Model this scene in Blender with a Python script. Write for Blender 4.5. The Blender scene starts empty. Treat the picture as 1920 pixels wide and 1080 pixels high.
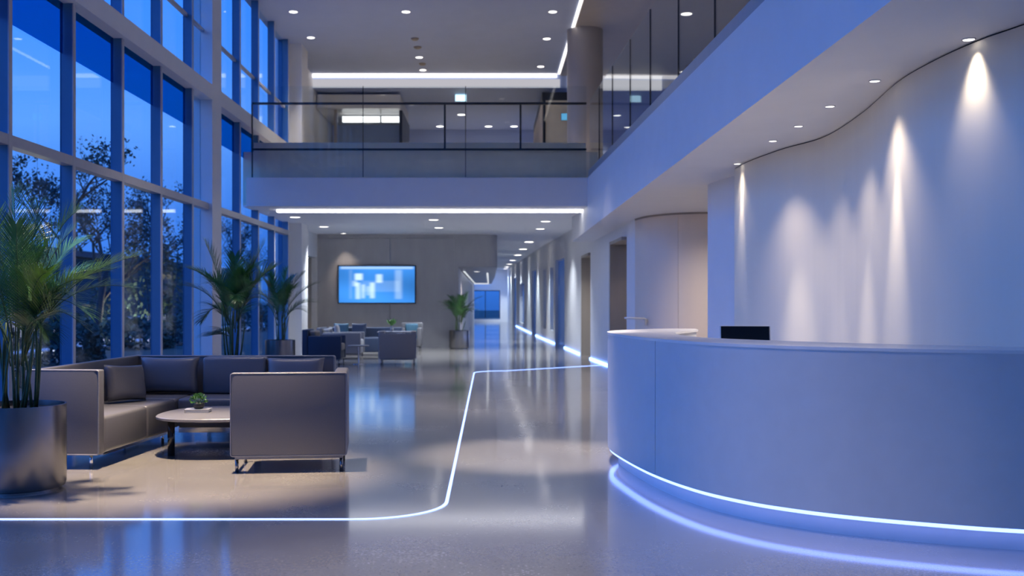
import bpy, bmesh, math, random
from mathutils import Vector, Matrix

random.seed(7)
SC = bpy.context.scene
COL = SC.collection
PI = math.pi
EYE = 1.25            # eye height, metres
F, CX, CY = 2000.0, 918.0, 562.0   # focal length and vanishing point in pixels of the 1920x1080 frame


# ------------------------------------------------------------------ helpers
def link(o):
    COL.objects.link(o)
    return o


def empty(name, loc=(0, 0, 0), rz=0.0, label=None, cat=None, group=None):
    o = link(bpy.data.objects.new(name, None))
    o.empty_display_size = 0.1
    o.location = loc
    o.rotation_euler = (0, 0, rz)
    tag(o, label, cat, group)
    return o


def tag(o, label=None, cat=None, group=None, kind=None):
    if label: o['label'] = label
    if cat: o['category'] = cat
    if group: o['group'] = group
    if kind: o['kind'] = kind
    return o


def obj(name, bm, mat, parent=None, smooth=False, label=None):
    me = bpy.data.meshes.new(name)
    bm.normal_update()
    bm.to_mesh(me)
    bm.free()
    for m in (mat if isinstance(mat, (list, tuple)) else [mat]):
        me.materials.append(m)
    if smooth:
        for p in me.polygons:
            p.use_smooth = True
    o = link(bpy.data.objects.new(name, me))
    if parent is not None:
        o.parent = parent
    if label:
        o['label'] = label
    return o


def struct(name, bm, mat, parent=None, smooth=False):
    o = obj(name, bm, mat, parent, smooth)
    if parent is None:
        o['kind'] = 'structure'
    return o


def autosmooth(o, deg=35):
    me = o.data
    for p in me.polygons:
        p.use_smooth = True
    try:
        me.set_sharp_from_angle(angle=math.radians(deg))
    except Exception:
        pass
    return o


def B():
    return bmesh.new()


def box(bm, x0, x1, y0, y1, z0, z1, mi=0):
    vs = [bm.verts.new(p) for p in ((x0, y0, z0), (x1, y0, z0), (x1, y1, z0), (x0, y1, z0),
                                    (x0, y0, z1), (x1, y0, z1), (x1, y1, z1), (x0, y1, z1))]
    for f in ((0, 3, 2, 1), (4, 5, 6, 7), (0, 1, 5, 4), (1, 2, 6, 5), (2, 3, 7, 6), (3, 0, 4, 7)):
        fc = bm.faces.new([vs[i] for i in f])
        fc.material_index = mi
    return vs


def bx(x0, x1, y0, y1, z0, z1):
    bm = B()
    box(bm, x0, x1, y0, y1, z0, z1)
    return bm


def rbox(x0, x1, y0, y1, z0, z1, r=0.02, seg=3):
    bm = B()
    box(bm, x0, x1, y0, y1, z0, z1)
    r = min(r, 0.49 * min(x1 - x0, y1 - y0, z1 - z0))
    bmesh.ops.bevel(bm, geom=list(bm.edges), offset=r, segments=seg, profile=0.5, affect='EDGES')
    return bm


def xform(bm, M):
    bmesh.ops.transform(bm, matrix=M, verts=bm.verts)
    return bm


def lathe(prof, n=48, cx=0, cy=0):
    """prof: list of (r, z) from bottom to top; r == 0 closes."""
    bm = B()
    rings = []
    for r, z in prof:
        if r <= 1e-6:
            rings.append([bm.verts.new((cx, cy, z))])
        else:
            rings.append([bm.verts.new((cx + r * math.cos(2 * PI * k / n), cy + r * math.sin(2 * PI * k / n), z)) for k in range(n)])
    for a, b in zip(rings, rings[1:]):
        if len(a) == 1 and len(b) == 1:
            continue
        for k in range(n):
            k2 = (k + 1) % n
            if len(a) == 1:
                bm.faces.new((a[0], b[k2], b[k]))
            elif len(b) == 1:
                bm.faces.new((a[k], a[k2], b[0]))
            else:
                bm.faces.new((a[k], a[k2], b[k2], b[k]))
    bmesh.ops.recalc_face_normals(bm, faces=bm.faces)
    return bm


def tube(bm, pts, rad, n=8, closed=False, mi=0):
    pts = [Vector(p) for p in pts]
    N = len(pts)
    rings = []
    up = Vector((0, 0, 1))
    prev = None
    for i, p in enumerate(pts):
        a = pts[(i - 1) % N] if (closed or i > 0) else p
        b = pts[(i + 1) % N] if (closed or i < N - 1) else p
        t = (b - a).normalized()
        if prev is None:
            ref = up if abs(t.dot(up)) < 0.9 else Vector((1, 0, 0))
            u = t.cross(ref).normalized()
        else:
            u = (prev - t * prev.dot(t)).normalized()
        prev = u
        w = t.cross(u)
        r = rad[i] if isinstance(rad, (list, tuple)) else rad
        rings.append([bm.verts.new(p + (u * math.cos(2 * PI * k / n) + w * math.sin(2 * PI * k / n)) * r) for k in range(n)])
    pairs = list(zip(rings, rings[1:]))
    if closed:
        pairs.append((rings[-1], rings[0]))
    for a, b in pairs:
        for k in range(n):
            fc = bm.faces.new((a[k], a[(k + 1) % n], b[(k + 1) % n], b[k]))
            fc.material_index = mi
            fc.smooth = True
    if not closed:
        bm.faces.new(rings[0][::-1]).material_index = mi
        bm.faces.new(rings[-1]).material_index = mi


def catmull(pts, n=8):
    P = [Vector((*p, 0)) if len(p) == 2 else Vector(p) for p in pts]
    P = [P[0] * 2 - P[1]] + P + [P[-1] * 2 - P[-2]]
    out = []
    for i in range(1, len(P) - 2):
        p0, p1, p2, p3 = P[i - 1], P[i], P[i + 1], P[i + 2]
        for k in range(n):
            t = k / n
            out.append(0.5 * ((2 * p1) + (p2 - p0) * t + (2 * p0 - 5 * p1 + 4 * p2 - p3) * t * t + (3 * p1 - p0 - 3 * p2 + p3) * t ** 3))
    out.append(P[-2])
    return out


def resample(path, n):
    d = [0.0]
    for a, b in zip(path, path[1:]):
        d.append(d[-1] + (b - a).length)
    out, j = [], 0
    for k in range(n):
        s = d[-1] * k / (n - 1)
        while j < len(path) - 2 and d[j + 1] < s:
            j += 1
        t = (s - d[j]) / max(d[j + 1] - d[j], 1e-9)
        out.append(path[j].lerp(path[j + 1], min(max(t, 0), 1)))
    return out


def offset(path, dist):
    """dist > 0: to the left of travel."""
    out = []
    for i, p in enumerate(path):
        a = path[max(i - 1, 0)]
        b = path[min(i + 1, len(path) - 1)]
        t = (b - a).normalized()
        out.append(p + Vector((-t.y, t.x, 0)) * dist)
    return out


def band(A, Bp, z0, z1, bm=None, smooth=True):
    """Solid between two plan curves of the same length; z0/z1 numbers or functions of the point."""
    bm = bm or B()
    fz = lambda z, p: z(p) if callable(z) else z
    rows = []
    for a, b in zip(A, Bp):
        rows.append([bm.verts.new((a.x, a.y, fz(z0, a))), bm.verts.new((b.x, b.y, fz(z0, b))),
                     bm.verts.new((b.x, b.y, fz(z1, b))), bm.verts.new((a.x, a.y, fz(z1, a)))])
    for r, s in zip(rows, rows[1:]):
        for k in range(4):
            k2 = (k + 1) % 4
            bm.faces.new((r[k], r[k2], s[k2], s[k]))
    bm.faces.new(rows[0][::-1])
    bm.faces.new(rows[-1])
    bmesh.ops.recalc_face_normals(bm, faces=bm.faces)
    return bm


def wall_open(bm, p0, p1, z0, z1, thick, openings=()):
    """Straight wall from p0 to p1 (plan), thickness to the right of travel; openings = (s0, s1, zb, zt) along the run."""
    p0, p1 = Vector((*p0, 0)), Vector((*p1, 0))
    d = p1 - p0
    L = d.length
    d.normalize()
    nrm = Vector((d.y, -d.x, 0))

    def seg(a, b, za, zb):
        if b - a < 1e-4 or zb - za < 1e-4:
            return
        q = [p0 + d * a, p0 + d * b, p0 + d * b + nrm * thick, p0 + d * a + nrm * thick]
        vs = [bm.verts.new((v.x, v.y, za)) for v in q] + [bm.verts.new((v.x, v.y, zb)) for v in q]
        for f in ((0, 3, 2, 1), (4, 5, 6, 7), (0, 1, 5, 4), (1, 2, 6, 5), (2, 3, 7, 6), (3, 0, 4, 7)):
            bm.faces.new([vs[i] for i in f])
    s = 0.0
    for a, b, zb, zt in sorted(openings):
        seg(s, a, z0, z1)
        seg(a, b, z0, zb)
        seg(a, b, zt, z1)
        s = b
    seg(s, L, z0, z1)
    bmesh.ops.recalc_face_normals(bm, faces=bm.faces)


def spot(name, loc, watts, size_deg, color, blend=0.6, radius=0.05, aim=None, parent=None):
    l = bpy.data.lights.new(name, 'SPOT')
    l.energy = watts
    l.spot_size = math.radians(size_deg)
    l.spot_blend = blend
    l.shadow_soft_size = radius
    l.color = color
    o = link(bpy.data.objects.new(name, l))
    o.location = loc
    d = Vector(aim) - Vector(loc) if aim is not None else Vector((0, 0, -1))
    o.rotation_euler = d.to_track_quat('-Z', 'Y').to_euler()
    if parent is not None:
        o.parent = parent
        o.matrix_parent_inverse = Matrix.Translation(-Vector(parent.location))
    return o


# ------------------------------------------------------------------ materials
def mat(name, color, rough=0.5, metal=0.0, noise=0.0, scale=8.0, bump=0.0, emit=None, spec=0.5, stretch=None, coat=0.0, rvar=0.0):
    m = bpy.data.materials.new(name)
    m.use_nodes = True
    nt = m.node_tree
    b = nt.nodes['Principled BSDF']
    b.inputs['Base Color'].default_value = (*color, 1)
    b.inputs['Roughness'].default_value = rough
    b.inputs['Metallic'].default_value = metal
    b.inputs['Specular IOR Level'].default_value = spec
    b.inputs['Coat Weight'].default_value = coat
    if noise or bump or rvar:
        tc = nt.nodes.new('ShaderNodeTexCoord')
        mp = nt.nodes.new('ShaderNodeMapping')
        if stretch:
            mp.inputs['Scale'].default_value = stretch
        nz = nt.nodes.new('ShaderNodeTexNoise')
        nz.inputs['Scale'].default_value = scale
        nz.inputs['Detail'].default_value = 5
        nt.links.new(tc.outputs['Object'], mp.inputs['Vector'])
        nt.links.new(mp.outputs['Vector'], nz.inputs['Vector'])
        if noise:
            r = nt.nodes.new('ShaderNodeValToRGB')
            r.color_ramp.elements[0].position = 0.3
            r.color_ramp.elements[1].position = 0.7
            r.color_ramp.elements[0].color = (*[c * (1 - noise) for c in color], 1)
            r.color_ramp.elements[1].color = (*[min(c * (1 + noise), 1) for c in color], 1)
            nt.links.new(nz.outputs['Fac'], r.inputs['Fac'])
            nt.links.new(r.outputs['Color'], b.inputs['Base Color'])
        if rvar:
            mr = nt.nodes.new('ShaderNodeMapRange')
            mr.inputs['To Min'].default_value = rough - rvar
            mr.inputs['To Max'].default_value = rough + rvar
            nt.links.new(nz.outputs['Fac'], mr.inputs['Value'])
            nt.links.new(mr.outputs['Result'], b.inputs['Roughness'])
        if bump:
            bp = nt.nodes.new('ShaderNodeBump')
            bp.inputs['Strength'].default_value = bump
            bp.inputs['Distance'].default_value = 0.01
            nt.links.new(nz.outputs['Fac'], bp.inputs['Height'])
            nt.links.new(bp.outputs['Normal'], b.inputs['Normal'])
    if emit:
        b.inputs['Emission Color'].default_value = (*emit[0], 1)
        b.inputs['Emission Strength'].default_value = emit[1]
    return m


def glow(name, color, strength):
    m = bpy.data.materials.new(name)
    m.use_nodes = True
    nt = m.node_tree
    nt.nodes.remove(nt.nodes['Principled BSDF'])
    e = nt.nodes.new('ShaderNodeEmission')
    e.inputs['Color'].default_value = (*color, 1)
    e.inputs['Strength'].default_value = strength
    nt.links.new(e.outputs['Emission'], nt.nodes['Material Output'].inputs['Surface'])
    return m


def glass(name, tint, ior=1.40, grazing=0.35):
    m = bpy.data.materials.new(name)
    m.use_nodes = True
    nt = m.node_tree
    nt.nodes.remove(nt.nodes['Principled BSDF'])
    t = nt.nodes.new('ShaderNodeBsdfTransparent')
    t.inputs['Color'].default_value = (*tint, 1)
    g = nt.nodes.new('ShaderNodeBsdfGlossy')
    g.inputs['Roughness'].default_value = 0.0
    lw = nt.nodes.new('ShaderNodeLayerWeight')
    lw.inputs['Blend'].default_value = 0.5
    pw = nt.nodes.new('ShaderNodeMath')
    pw.operation = 'POWER'
    pw.inputs[1].default_value = 5.0
    fr = nt.nodes.new('ShaderNodeMath')
    fr.operation = 'MULTIPLY_ADD'
    f0 = ((ior - 1) / (ior + 1)) ** 2
    fr.inputs[1].default_value = grazing - f0
    fr.inputs[2].default_value = f0
    nt.links.new(lw.outputs['Facing'], pw.inputs[0])
    nt.links.new(pw.outputs[0], fr.inputs[0])
    mx = nt.nodes.new('ShaderNodeMixShader')
    nt.links.new(fr.outputs[0], mx.inputs['Fac'])
    nt.links.new(t.outputs['BSDF'], mx.inputs[1])
    nt.links.new(g.outputs['BSDF'], mx.inputs[2])
    nt.links.new(mx.outputs['Shader'], nt.nodes['Material Output'].inputs['Surface'])
    return m


def blind_mat():
    m = bpy.data.materials.new('blind_fabric')
    m.use_nodes = True
    nt = m.node_tree
    nt.nodes.remove(nt.nodes['Principled BSDF'])
    t = nt.nodes.new('ShaderNodeBsdfTransparent')
    t.inputs['Color'].default_value = (0.012, 0.52, 0.80, 1)
    d = nt.nodes.new('ShaderNodeBsdfDiffuse')
    d.inputs['Color'].default_value = (0.03, 0.08, 0.2, 1)
    mx = nt.nodes.new('ShaderNodeMixShader')
    mx.inputs['Fac'].default_value = 0.22
    nt.links.new(t.outputs['BSDF'], mx.inputs[1])
    nt.links.new(d.outputs['BSDF'], mx.inputs[2])
    nt.links.new(mx.outputs['Shader'], nt.nodes['Material Output'].inputs['Surface'])
    return m


def floor_mat():
    m = bpy.data.materials.new('polished_concrete')
    m.use_nodes = True
    nt = m.node_tree
    b = nt.nodes['Principled BSDF']
    tc = nt.nodes.new('ShaderNodeTexCoord')
    n1 = nt.nodes.new('ShaderNodeTexNoise')
    n1.inputs['Scale'].default_value = 1.3
    n1.inputs['Detail'].default_value = 6
    n1.inputs['Roughness'].default_value = 0.6
    n2 = nt.nodes.new('ShaderNodeTexNoise')
    n2.inputs['Scale'].default_value = 55
    n2.inputs['Detail'].default_value = 4
    mxn = nt.nodes.new('ShaderNodeMath')
    mxn.operation = 'MULTIPLY_ADD'
    mxn.inputs[1].default_value = 0.45
    nt.links.new(tc.outputs['Object'], n1.inputs['Vector'])
    nt.links.new(tc.outputs['Object'], n2.inputs['Vector'])
    nt.links.new(n2.outputs['Fac'], mxn.inputs[0])
    m2 = nt.nodes.new('ShaderNodeMath')
    m2.operation = 'MULTIPLY'
    m2.inputs[1].default_value = 0.6
    nt.links.new(n1.outputs['Fac'], m2.inputs[0])
    nt.links.new(m2.outputs[0], mxn.inputs[2])
    r = nt.nodes.new('ShaderNodeValToRGB')
    r.color_ramp.elements[0].position = 0.36
    r.color_ramp.elements[1].position = 0.68
    r.color_ramp.elements[0].color = (0.27, 0.255, 0.245, 1)
    r.color_ramp.elements[1].color = (0.40, 0.38, 0.36, 1)
    nt.links.new(mxn.outputs[0], r.inputs['Fac'])
    nt.links.new(r.outputs['Color'], b.inputs['Base Color'])
    mr = nt.nodes.new('ShaderNodeMapRange')
    mr.inputs['To Min'].default_value = 0.16
    mr.inputs['To Max'].default_value = 0.34
    nt.links.new(mxn.outputs[0], mr.inputs['Value'])
    nt.links.new(mr.outputs['Result'], b.inputs['Roughness'])
    bp = nt.nodes.new('ShaderNodeBump')
    bp.inputs['Strength'].default_value = 0.012
    bp.inputs['Distance'].default_value = 0.004
    nt.links.new(n2.outputs['Fac'], bp.inputs['Height'])
    nt.links.new(bp.outputs['Normal'], b.inputs['Normal'])
    b.inputs['Specular IOR Level'].default_value = 0.6
    b.inputs['Coat Weight'].default_value = 1.0
    b.inputs['Coat Roughness'].default_value = 0.09
    b.inputs['Coat IOR'].default_value = 1.7
    return m


M = dict(
    white=mat('white_paint', (0.78, 0.78, 0.80), 0.55, noise=0.015, scale=3),
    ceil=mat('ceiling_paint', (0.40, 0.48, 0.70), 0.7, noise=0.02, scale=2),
    soffit=mat('soffit_paint', (0.90, 0.90, 0.93), 0.6, noise=0.01, scale=3),
    wave=mat('plaster', (0.78, 0.72, 0.61), 0.5, noise=0.02, scale=6, stretch=(1, 1, 0.05)),
    taupe=mat('taupe_panel', (0.40, 0.37, 0.36), 0.5, noise=0.03, scale=4),
    beige=mat('beige_panel', (0.74, 0.63, 0.53), 0.5, noise=0.02, scale=4, stretch=(1, 1, 0.05)),
    tvwall=mat('grey_wall_panel', (0.31, 0.31, 0.335), 0.38, noise=0.05, scale=5, stretch=(1, 1, 0.3)),
    slab=mat('slab_grey', (0.86, 0.75, 0.56), 0.6, noise=0.04, scale=5),
    edge=mat('aluminium_lit_pale', (0.46, 0.46, 0.50), 0.45, noise=0.03, scale=12),  # paler aluminium copy, hall lamp light on the fin edges put into its colour
    alu=mat('aluminium_sky_lit_blue', (0.07, 0.185, 0.33), 0.42, metal=0.1, noise=0.03, scale=12),  # sky light on the fin sides put into the blue colour
    kerb=mat('brushed_kerb', (0.40, 0.39, 0.41), 0.4, metal=0.3, noise=0.04, scale=8),
    dark=mat('dark_metal', (0.03, 0.035, 0.045), 0.4, metal=0.5, noise=0.1, scale=10),
    bronze=mat('dark_bronze', (0.32, 0.28, 0.24), 0.45, metal=0.2, noise=0.06, scale=6, stretch=(1, 1, 0.1)),
    bluedoor=mat('blue_glazed_door_glow', (0.02, 0.08, 0.28), 0.25, noise=0.1, scale=4, emit=((0.01, 0.08, 0.36), 0.32)),  # blue light at the doors and panes put in as emission
    desk=mat('desk_laminate', (0.60, 0.605, 0.61), 0.42, noise=0.02, scale=9),
    top=mat('solid_surface', (0.76, 0.745, 0.73), 0.3, noise=0.02, scale=10),
    leather=mat('charcoal_leather', (0.115, 0.115, 0.13), 0.42, noise=0.06, scale=160, bump=0.04),
    leather2=mat('slate_leather', (0.125, 0.13, 0.155), 0.36, noise=0.05, scale=140, bump=0.04),
    piping=mat('grey_piping', (0.2, 0.2, 0.22), 0.35, noise=0.05, scale=80),
    brownl=mat('taupe_leather', (0.25, 0.22, 0.20), 0.5, noise=0.08, scale=120, bump=0.1),
    navy=mat('navy_fabric', (0.022, 0.04, 0.085), 0.7, noise=0.12, scale=150, bump=0.1),
    teal=mat('teal_fabric', (0.04, 0.12, 0.19), 0.7, noise=0.1, scale=150, bump=0.1),
    greyf=mat('grey_fabric', (0.30, 0.31, 0.34), 0.75, noise=0.08, scale=150, bump=0.1),
    steel=mat('brushed_steel', (0.23, 0.225, 0.23), 0.26, metal=1.0, noise=0.02, scale=3, stretch=(.2, .2, 90)),
    chrome=mat('polished_chrome', (0.66, 0.66, 0.68), 0.14, metal=1.0, noise=0.03, scale=10),
    darkleg=mat('dark_polished_metal', (0.05, 0.05, 0.055), 0.18, metal=0.9, noise=0.05, scale=10),
    soil=mat('dark_soil', (0.03, 0.022, 0.016), 0.95, noise=0.4, scale=60, bump=0.8),
    leaf=mat('palm_leaf', (0.062, 0.175, 0.05), 0.3, noise=0.35, scale=9),
    leaf2=mat('palm_leaf_dark', (0.032, 0.105, 0.04), 0.33, noise=0.35, scale=9),
    leafy=mat('palm_leaf_yellow', (0.12, 0.22, 0.04), 0.3, noise=0.3, scale=9),
    stem=mat('palm_stem', (0.05, 0.09, 0.035), 0.5, noise=0.3, scale=25),
    stone=mat('pale_stone_top', (0.18, 0.178, 0.19), 0.3, noise=0.06, scale=14),
    book=mat('grey_book_cover', (0.33, 0.34, 0.38), 0.5, noise=0.05, scale=20),
    page=mat('book_pages', (0.7, 0.68, 0.62), 0.8, noise=0.1, scale=90, stretch=(1, 1, 12)),
    pot=mat('black_pot', (0.012, 0.013, 0.015), 0.5, noise=0.1, scale=30),
    herb=mat('small_plant_leaf', (0.05, 0.17, 0.03), 0.45, noise=0.35, scale=40),
    screen=mat('black_glass_screen', (0.006, 0.008, 0.012), 0.25, noise=0.05, scale=6),
    silver=mat('silver_plastic', (0.55, 0.56, 0.58), 0.35, metal=0.4, noise=0.03, scale=20),
    bark=mat('tree_bark', (0.018, 0.018, 0.02), 0.9, noise=0.3, scale=12, bump=0.5),
    foliage=mat('dusk_foliage', (0.014, 0.028, 0.022), 0.8, noise=0.4, scale=3),
    hedge=mat('hedge_leaves', (0.03, 0.06, 0.045), 0.8, noise=0.5, scale=8),
    lawn=mat('lawn', (0.025, 0.04, 0.03), 0.95, noise=0.4, scale=2),
    paving=mat('pale_paving', (0.42, 0.39, 0.36), 0.8, noise=0.12, scale=4),
    farwall=mat('far_building_wall', (0.02, 0.028, 0.045), 0.7, noise=0.15, scale=1),
    floor=floor_mat(),
    blind=blind_mat(),
    cglass=glass('window_glass', (0.86, 0.94, 1.0)),
    rglass=glass('railing_glass', (0.94, 0.965, 0.97)),
    lens=glow('lamp_lens', (1.0, 0.95, 0.90), 5.0),
    lensb=glow('lamp_lens_bright', (1.0, 0.96, 0.92), 9.0),
    lensd=glow('lamp_lens_dim', (1.0, 0.93, 0.86), 3.0),
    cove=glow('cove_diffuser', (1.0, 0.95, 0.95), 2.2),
    coveface=glow('cove_face_glow', (0.93, 0.91, 1.0), 0.55),  # light falling on the cove face, put in as emission
    strip=glow('linear_lamp', (0.95, 0.96, 1.0), 4.5),
    stripd=glow('linear_lamp_dim', (0.9, 0.94, 1.0), 0.85),
    bluegrey=mat('paint_blue_window_light', (0.38, 0.47, 0.76), 0.6, noise=0.02, scale=2),  # blue window light on the upper back put into the paint colour
    led=glow('blue_led', (0.24, 0.36, 1.0), 4.0),
    ledwall=glow('blue_led_wall', (0.20, 0.36, 1.0), 7.0),
    leddesk=glow('blue_led_desk', (0.20, 0.31, 1.0), 4.2),
    sign=glow('sign_face', (0.55, 0.85, 1.0), 2.2),
    signd=glow('sign_face_dim', (0.12, 0.42, 0.72), 1.0),
    warmwin=glow('lit_window', (1.0, 0.82, 0.6), 0.16),
)

# ------------------------------------------------------------------ world: dusk sky
SKY_TOP_BOOST, SKY_SIDE_BOOST = 0.6, 1.1
LAMP = 1.0   # common dimmer of the room's lamps
W = bpy.data.worlds.new('dusk_sky')
SC.world = W
W.use_nodes = True
nt = W.node_tree
bg = nt.nodes['Background']
tc = nt.nodes.new('ShaderNodeTexCoord')
sp = nt.nodes.new('ShaderNodeSeparateXYZ')
nt.links.new(tc.outputs['Generated'], sp.inputs[0])
nz = nt.nodes.new('ShaderNodeTexNoise')
nz.inputs['Scale'].default_value = 3.0
nz.inputs['Detail'].default_value = 4
mp = nt.nodes.new('ShaderNodeMapping')
mp.inputs['Scale'].default_value = (1, 1, 4)
nt.links.new(tc.outputs['Generated'], mp.inputs['Vector'])
nt.links.new(mp.outputs['Vector'], nz.inputs['Vector'])
ad = nt.nodes.new('ShaderNodeMath')
ad.operation = 'MULTIPLY_ADD'
ad.inputs[1].default_value = 0.10
nt.links.new(nz.outputs['Fac'], ad.inputs[0])
nt.links.new(sp.outputs['Z'], ad.inputs[2])
rp = nt.nodes.new('ShaderNodeValToRGB')
els = rp.color_ramp.elements
els[0].position = 0.0
els[0].color = (0.025, 0.11, 0.40, 1)
els[1].position = 1.0
els[1].color = (0.05, 0.28, 1.15, 1)
for pos, c in ((0.10, (0.06, 0.25, 0.92, 1)), (0.20, (0.165, 0.46, 1.25, 1)), (0.30, (0.075, 0.37, 1.35, 1))):
    e = els.new(pos)
    e.color = c
nt.links.new(ad.outputs[0], rp.inputs['Fac'])
nt.links.new(rp.outputs['Color'], bg.inputs['Color'])
# sky boost added overhead and to the left, out of view, to light the room


def ramp_node(sock, a, b, lo, hi):
    m_ = nt.nodes.new('ShaderNodeMapRange')
    m_.interpolation_type = 'SMOOTHSTEP'
    m_.inputs['From Min'].default_value = a
    m_.inputs['From Max'].default_value = b
    m_.inputs['To Min'].default_value = lo
    m_.inputs['To Max'].default_value = hi
    nt.links.new(sock, m_.inputs['Value'])
    return m_.outputs['Result']


r1 = ramp_node(sp.outputs['Z'], 0.27, 0.60, 0.0, SKY_TOP_BOOST)
r2 = ramp_node(sp.outputs['X'], -0.48, -0.80, 0.0, SKY_SIDE_BOOST)
sm_ = nt.nodes.new('ShaderNodeMath')
sm_.operation = 'ADD'
nt.links.new(r1, sm_.inputs[0])
nt.links.new(r2, sm_.inputs[1])
s2_ = nt.nodes.new('ShaderNodeMath')
s2_.operation = 'ADD'
s2_.inputs[1].default_value = 1.0
nt.links.new(sm_.outputs[0], s2_.inputs[0])
nt.links.new(s2_.outputs[0], bg.inputs['Strength'])

# ------------------------------------------------------------------ camera
cam = bpy.data.cameras.new('camera')
co = link(bpy.data.objects.new('camera', cam))
co.location = (0, 0, EYE)
co.rotation_euler = (PI / 2, 0, 0)
cam.sensor_width = 36
cam.lens = F / 1920 * 36
cam.shift_x = (960 - CX) / 1920
cam.shift_y = (CY - 540) / 1920
cam.clip_end = 400
cam.dof.use_dof = True
cam.dof.focus_distance = 7.4
cam.dof.aperture_fstop = 2.6
SC.camera = co


def at(u, v, Y):
    return Vector(((u - CX) / F * Y, Y, EYE + (CY - v) / F * Y))


def on_floor(u, v, z=0.0):
    Y = F * (EYE - z) / (v - CY)
    return Vector(((u - CX) / F * Y, Y, z))


def on_ceiling(u, v, z):
    Y = F * (z - EYE) / (CY - v)
    return Vector(((u - CX) / F * Y, Y, z))


WARM = (1.0, 0.86, 0.74)
NEUT = (1.0, 0.88, 0.78)


def downlight(p, rad, label, group, watts, cone=95, color=WARM, lens='lens', blend=.8, aim=None, lamp=True):
    t = empty('downlight', p, label=label, cat='downlight', group=group)
    bm = lathe([(rad, -.004), (rad * 1.22, -.008), (rad * 1.25, 0.0), (rad, 0.0), (rad, -.004)], 32)
    obj('trim_ring', bm, M['white'], t, smooth=True)
    obj('lens', lathe([(0, -.006), (rad * .99, -.006), (rad * .99, -.001), (0, -.001)], 32), M[lens], t)
    if lamp and watts:
        q = Vector(p) + Vector((0, 0, -.03))
        spot('lamp', q, watts * LAMP, cone, color, blend, rad, aim, t)
    return t


# ------------------------------------------------------------------ room shell
XG = -4.58       # glass plane
XF = -4.45       # inner edge of the window fins
XC = -4.38       # inner face of column and beam
YB = 19.6        # front of the bridge
ZS = 2.99        # soffit under the bridge
YT = 28.0        # screen wall
ZC = 7.0         # high ceiling
YR = -5.0        # rear wall
fasX = lambda Y: 1.80 + (19.6 - Y) * 0.031
fasLo = lambda Y: 2.53 + 0.0275 * (19.6 - Y)
fasHi = lambda Y: 3.494 + 0.0085 * (19.6 - Y)

struct('floor', bx(-4.7, 7.0, YR - .2, 64.0, -0.2, 0.0), M['floor'])
struct('wall_rear', bx(-4.7, 7.0, YR - .2, YR, 0, 7.3), M['white'])

# high ceiling panel, and the lower ceiling of the upper floor behind the cove
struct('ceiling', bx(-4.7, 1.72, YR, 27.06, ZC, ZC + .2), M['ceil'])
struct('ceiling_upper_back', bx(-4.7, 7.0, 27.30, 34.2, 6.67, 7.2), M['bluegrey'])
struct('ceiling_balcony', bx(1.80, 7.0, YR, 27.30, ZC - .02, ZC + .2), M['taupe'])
bm = B()
box(bm, -4.7, 7.0, 27.06, 27.30, 7.02, 7.2)
box(bm, 1.72, 1.80, YR, 27.06, 7.03, 7.2)
struct('trim_1', bm, M['white'])

# left wall beyond the glass, with a doorway
bm = B()
box(bm, -4.75, -4.52, 23.66, 25.2, 0, 7.2)
box(bm, -4.75, -4.46, 25.2, 25.55, 0, 7.2)
wall_open(bm, (-4.52, 25.55), (-4.52, YT + .1), 0, ZS, -0.22, [(0.75, 2.35, 0, 2.35)])
box(bm, -4.75, -4.52, 25.55, 34.2, ZS, 7.2)
struct('wall_left', bm, M['white'])
struct('column_far_left', bx(-4.76, -4.22, 23.95, 24.75, 0, ZC + .1), M['white'])
d = struct('door_1', bx(-4.72, -4.66, 26.3, 27.9, 0, 2.35), M['bronze'])
bm = B()
tube(bm, [(-4.64, 26.45, .95), (-4.61, 26.45, .95), (-4.61, 26.57, .95)], .012)
obj('door_handle', bm, M['chrome'], d)

# screen wall with seams, an opening to the corridor and a rounded bulkhead over it
bm = B()
box(bm, -4.52, -2.62, YT, YT + .16, 0, 2.86)
box(bm, -2.605, -0.927, YT, YT + .16, 0, 2.86)
box(bm, -0.925, -0.82, YT, YT + .16, 0, 2.11)
box(bm, -4.52, -0.927, YT + .006, YT + .16, 2.865, ZS)
o = struct('wall_lounge', bm, M['tvwall'])
struct('wall_lounge_core', bx(-4.5, -.84, YT + .17, YT + .20, 0, 2.1), M['dark'])
arc = [Vector((-0.925, YT, 0))] + [Vector((-0.22 + .42 * math.sin(a), YT + .42 - .42 * math.cos(a), 0)) for a in [k * PI / 20 for k in range(11)]] + [Vector((0.20, 40, 0)), Vector((0.10, 58, 0))]
bm = B()
n = len(arc)
lo = [bm.verts.new((p.x, p.y, 2.11)) for p in arc] + [bm.verts.new((-0.925, 58, 2.11))]
hi = [bm.verts.new((p.x, p.y, ZS)) for p in arc] + [bm.verts.new((-0.925, 58, ZS))]
bm.faces.new(lo[::-1])
bm.faces.new(hi)
for k in range(n + 1):
    k2 = (k + 1) % (n + 1)
    bm.faces.new((lo[k], lo[k2], hi[k2], hi[k]))
bmesh.ops.recalc_face_normals(bm, faces=bm.faces)
autosmooth(struct('ceiling_bulkhead', bm, M['tvwall']), 30)
struct('wall_corridor', bx(-1.1, -0.86, YT + .16, 60, 0, 2.11), M['white'])

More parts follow.
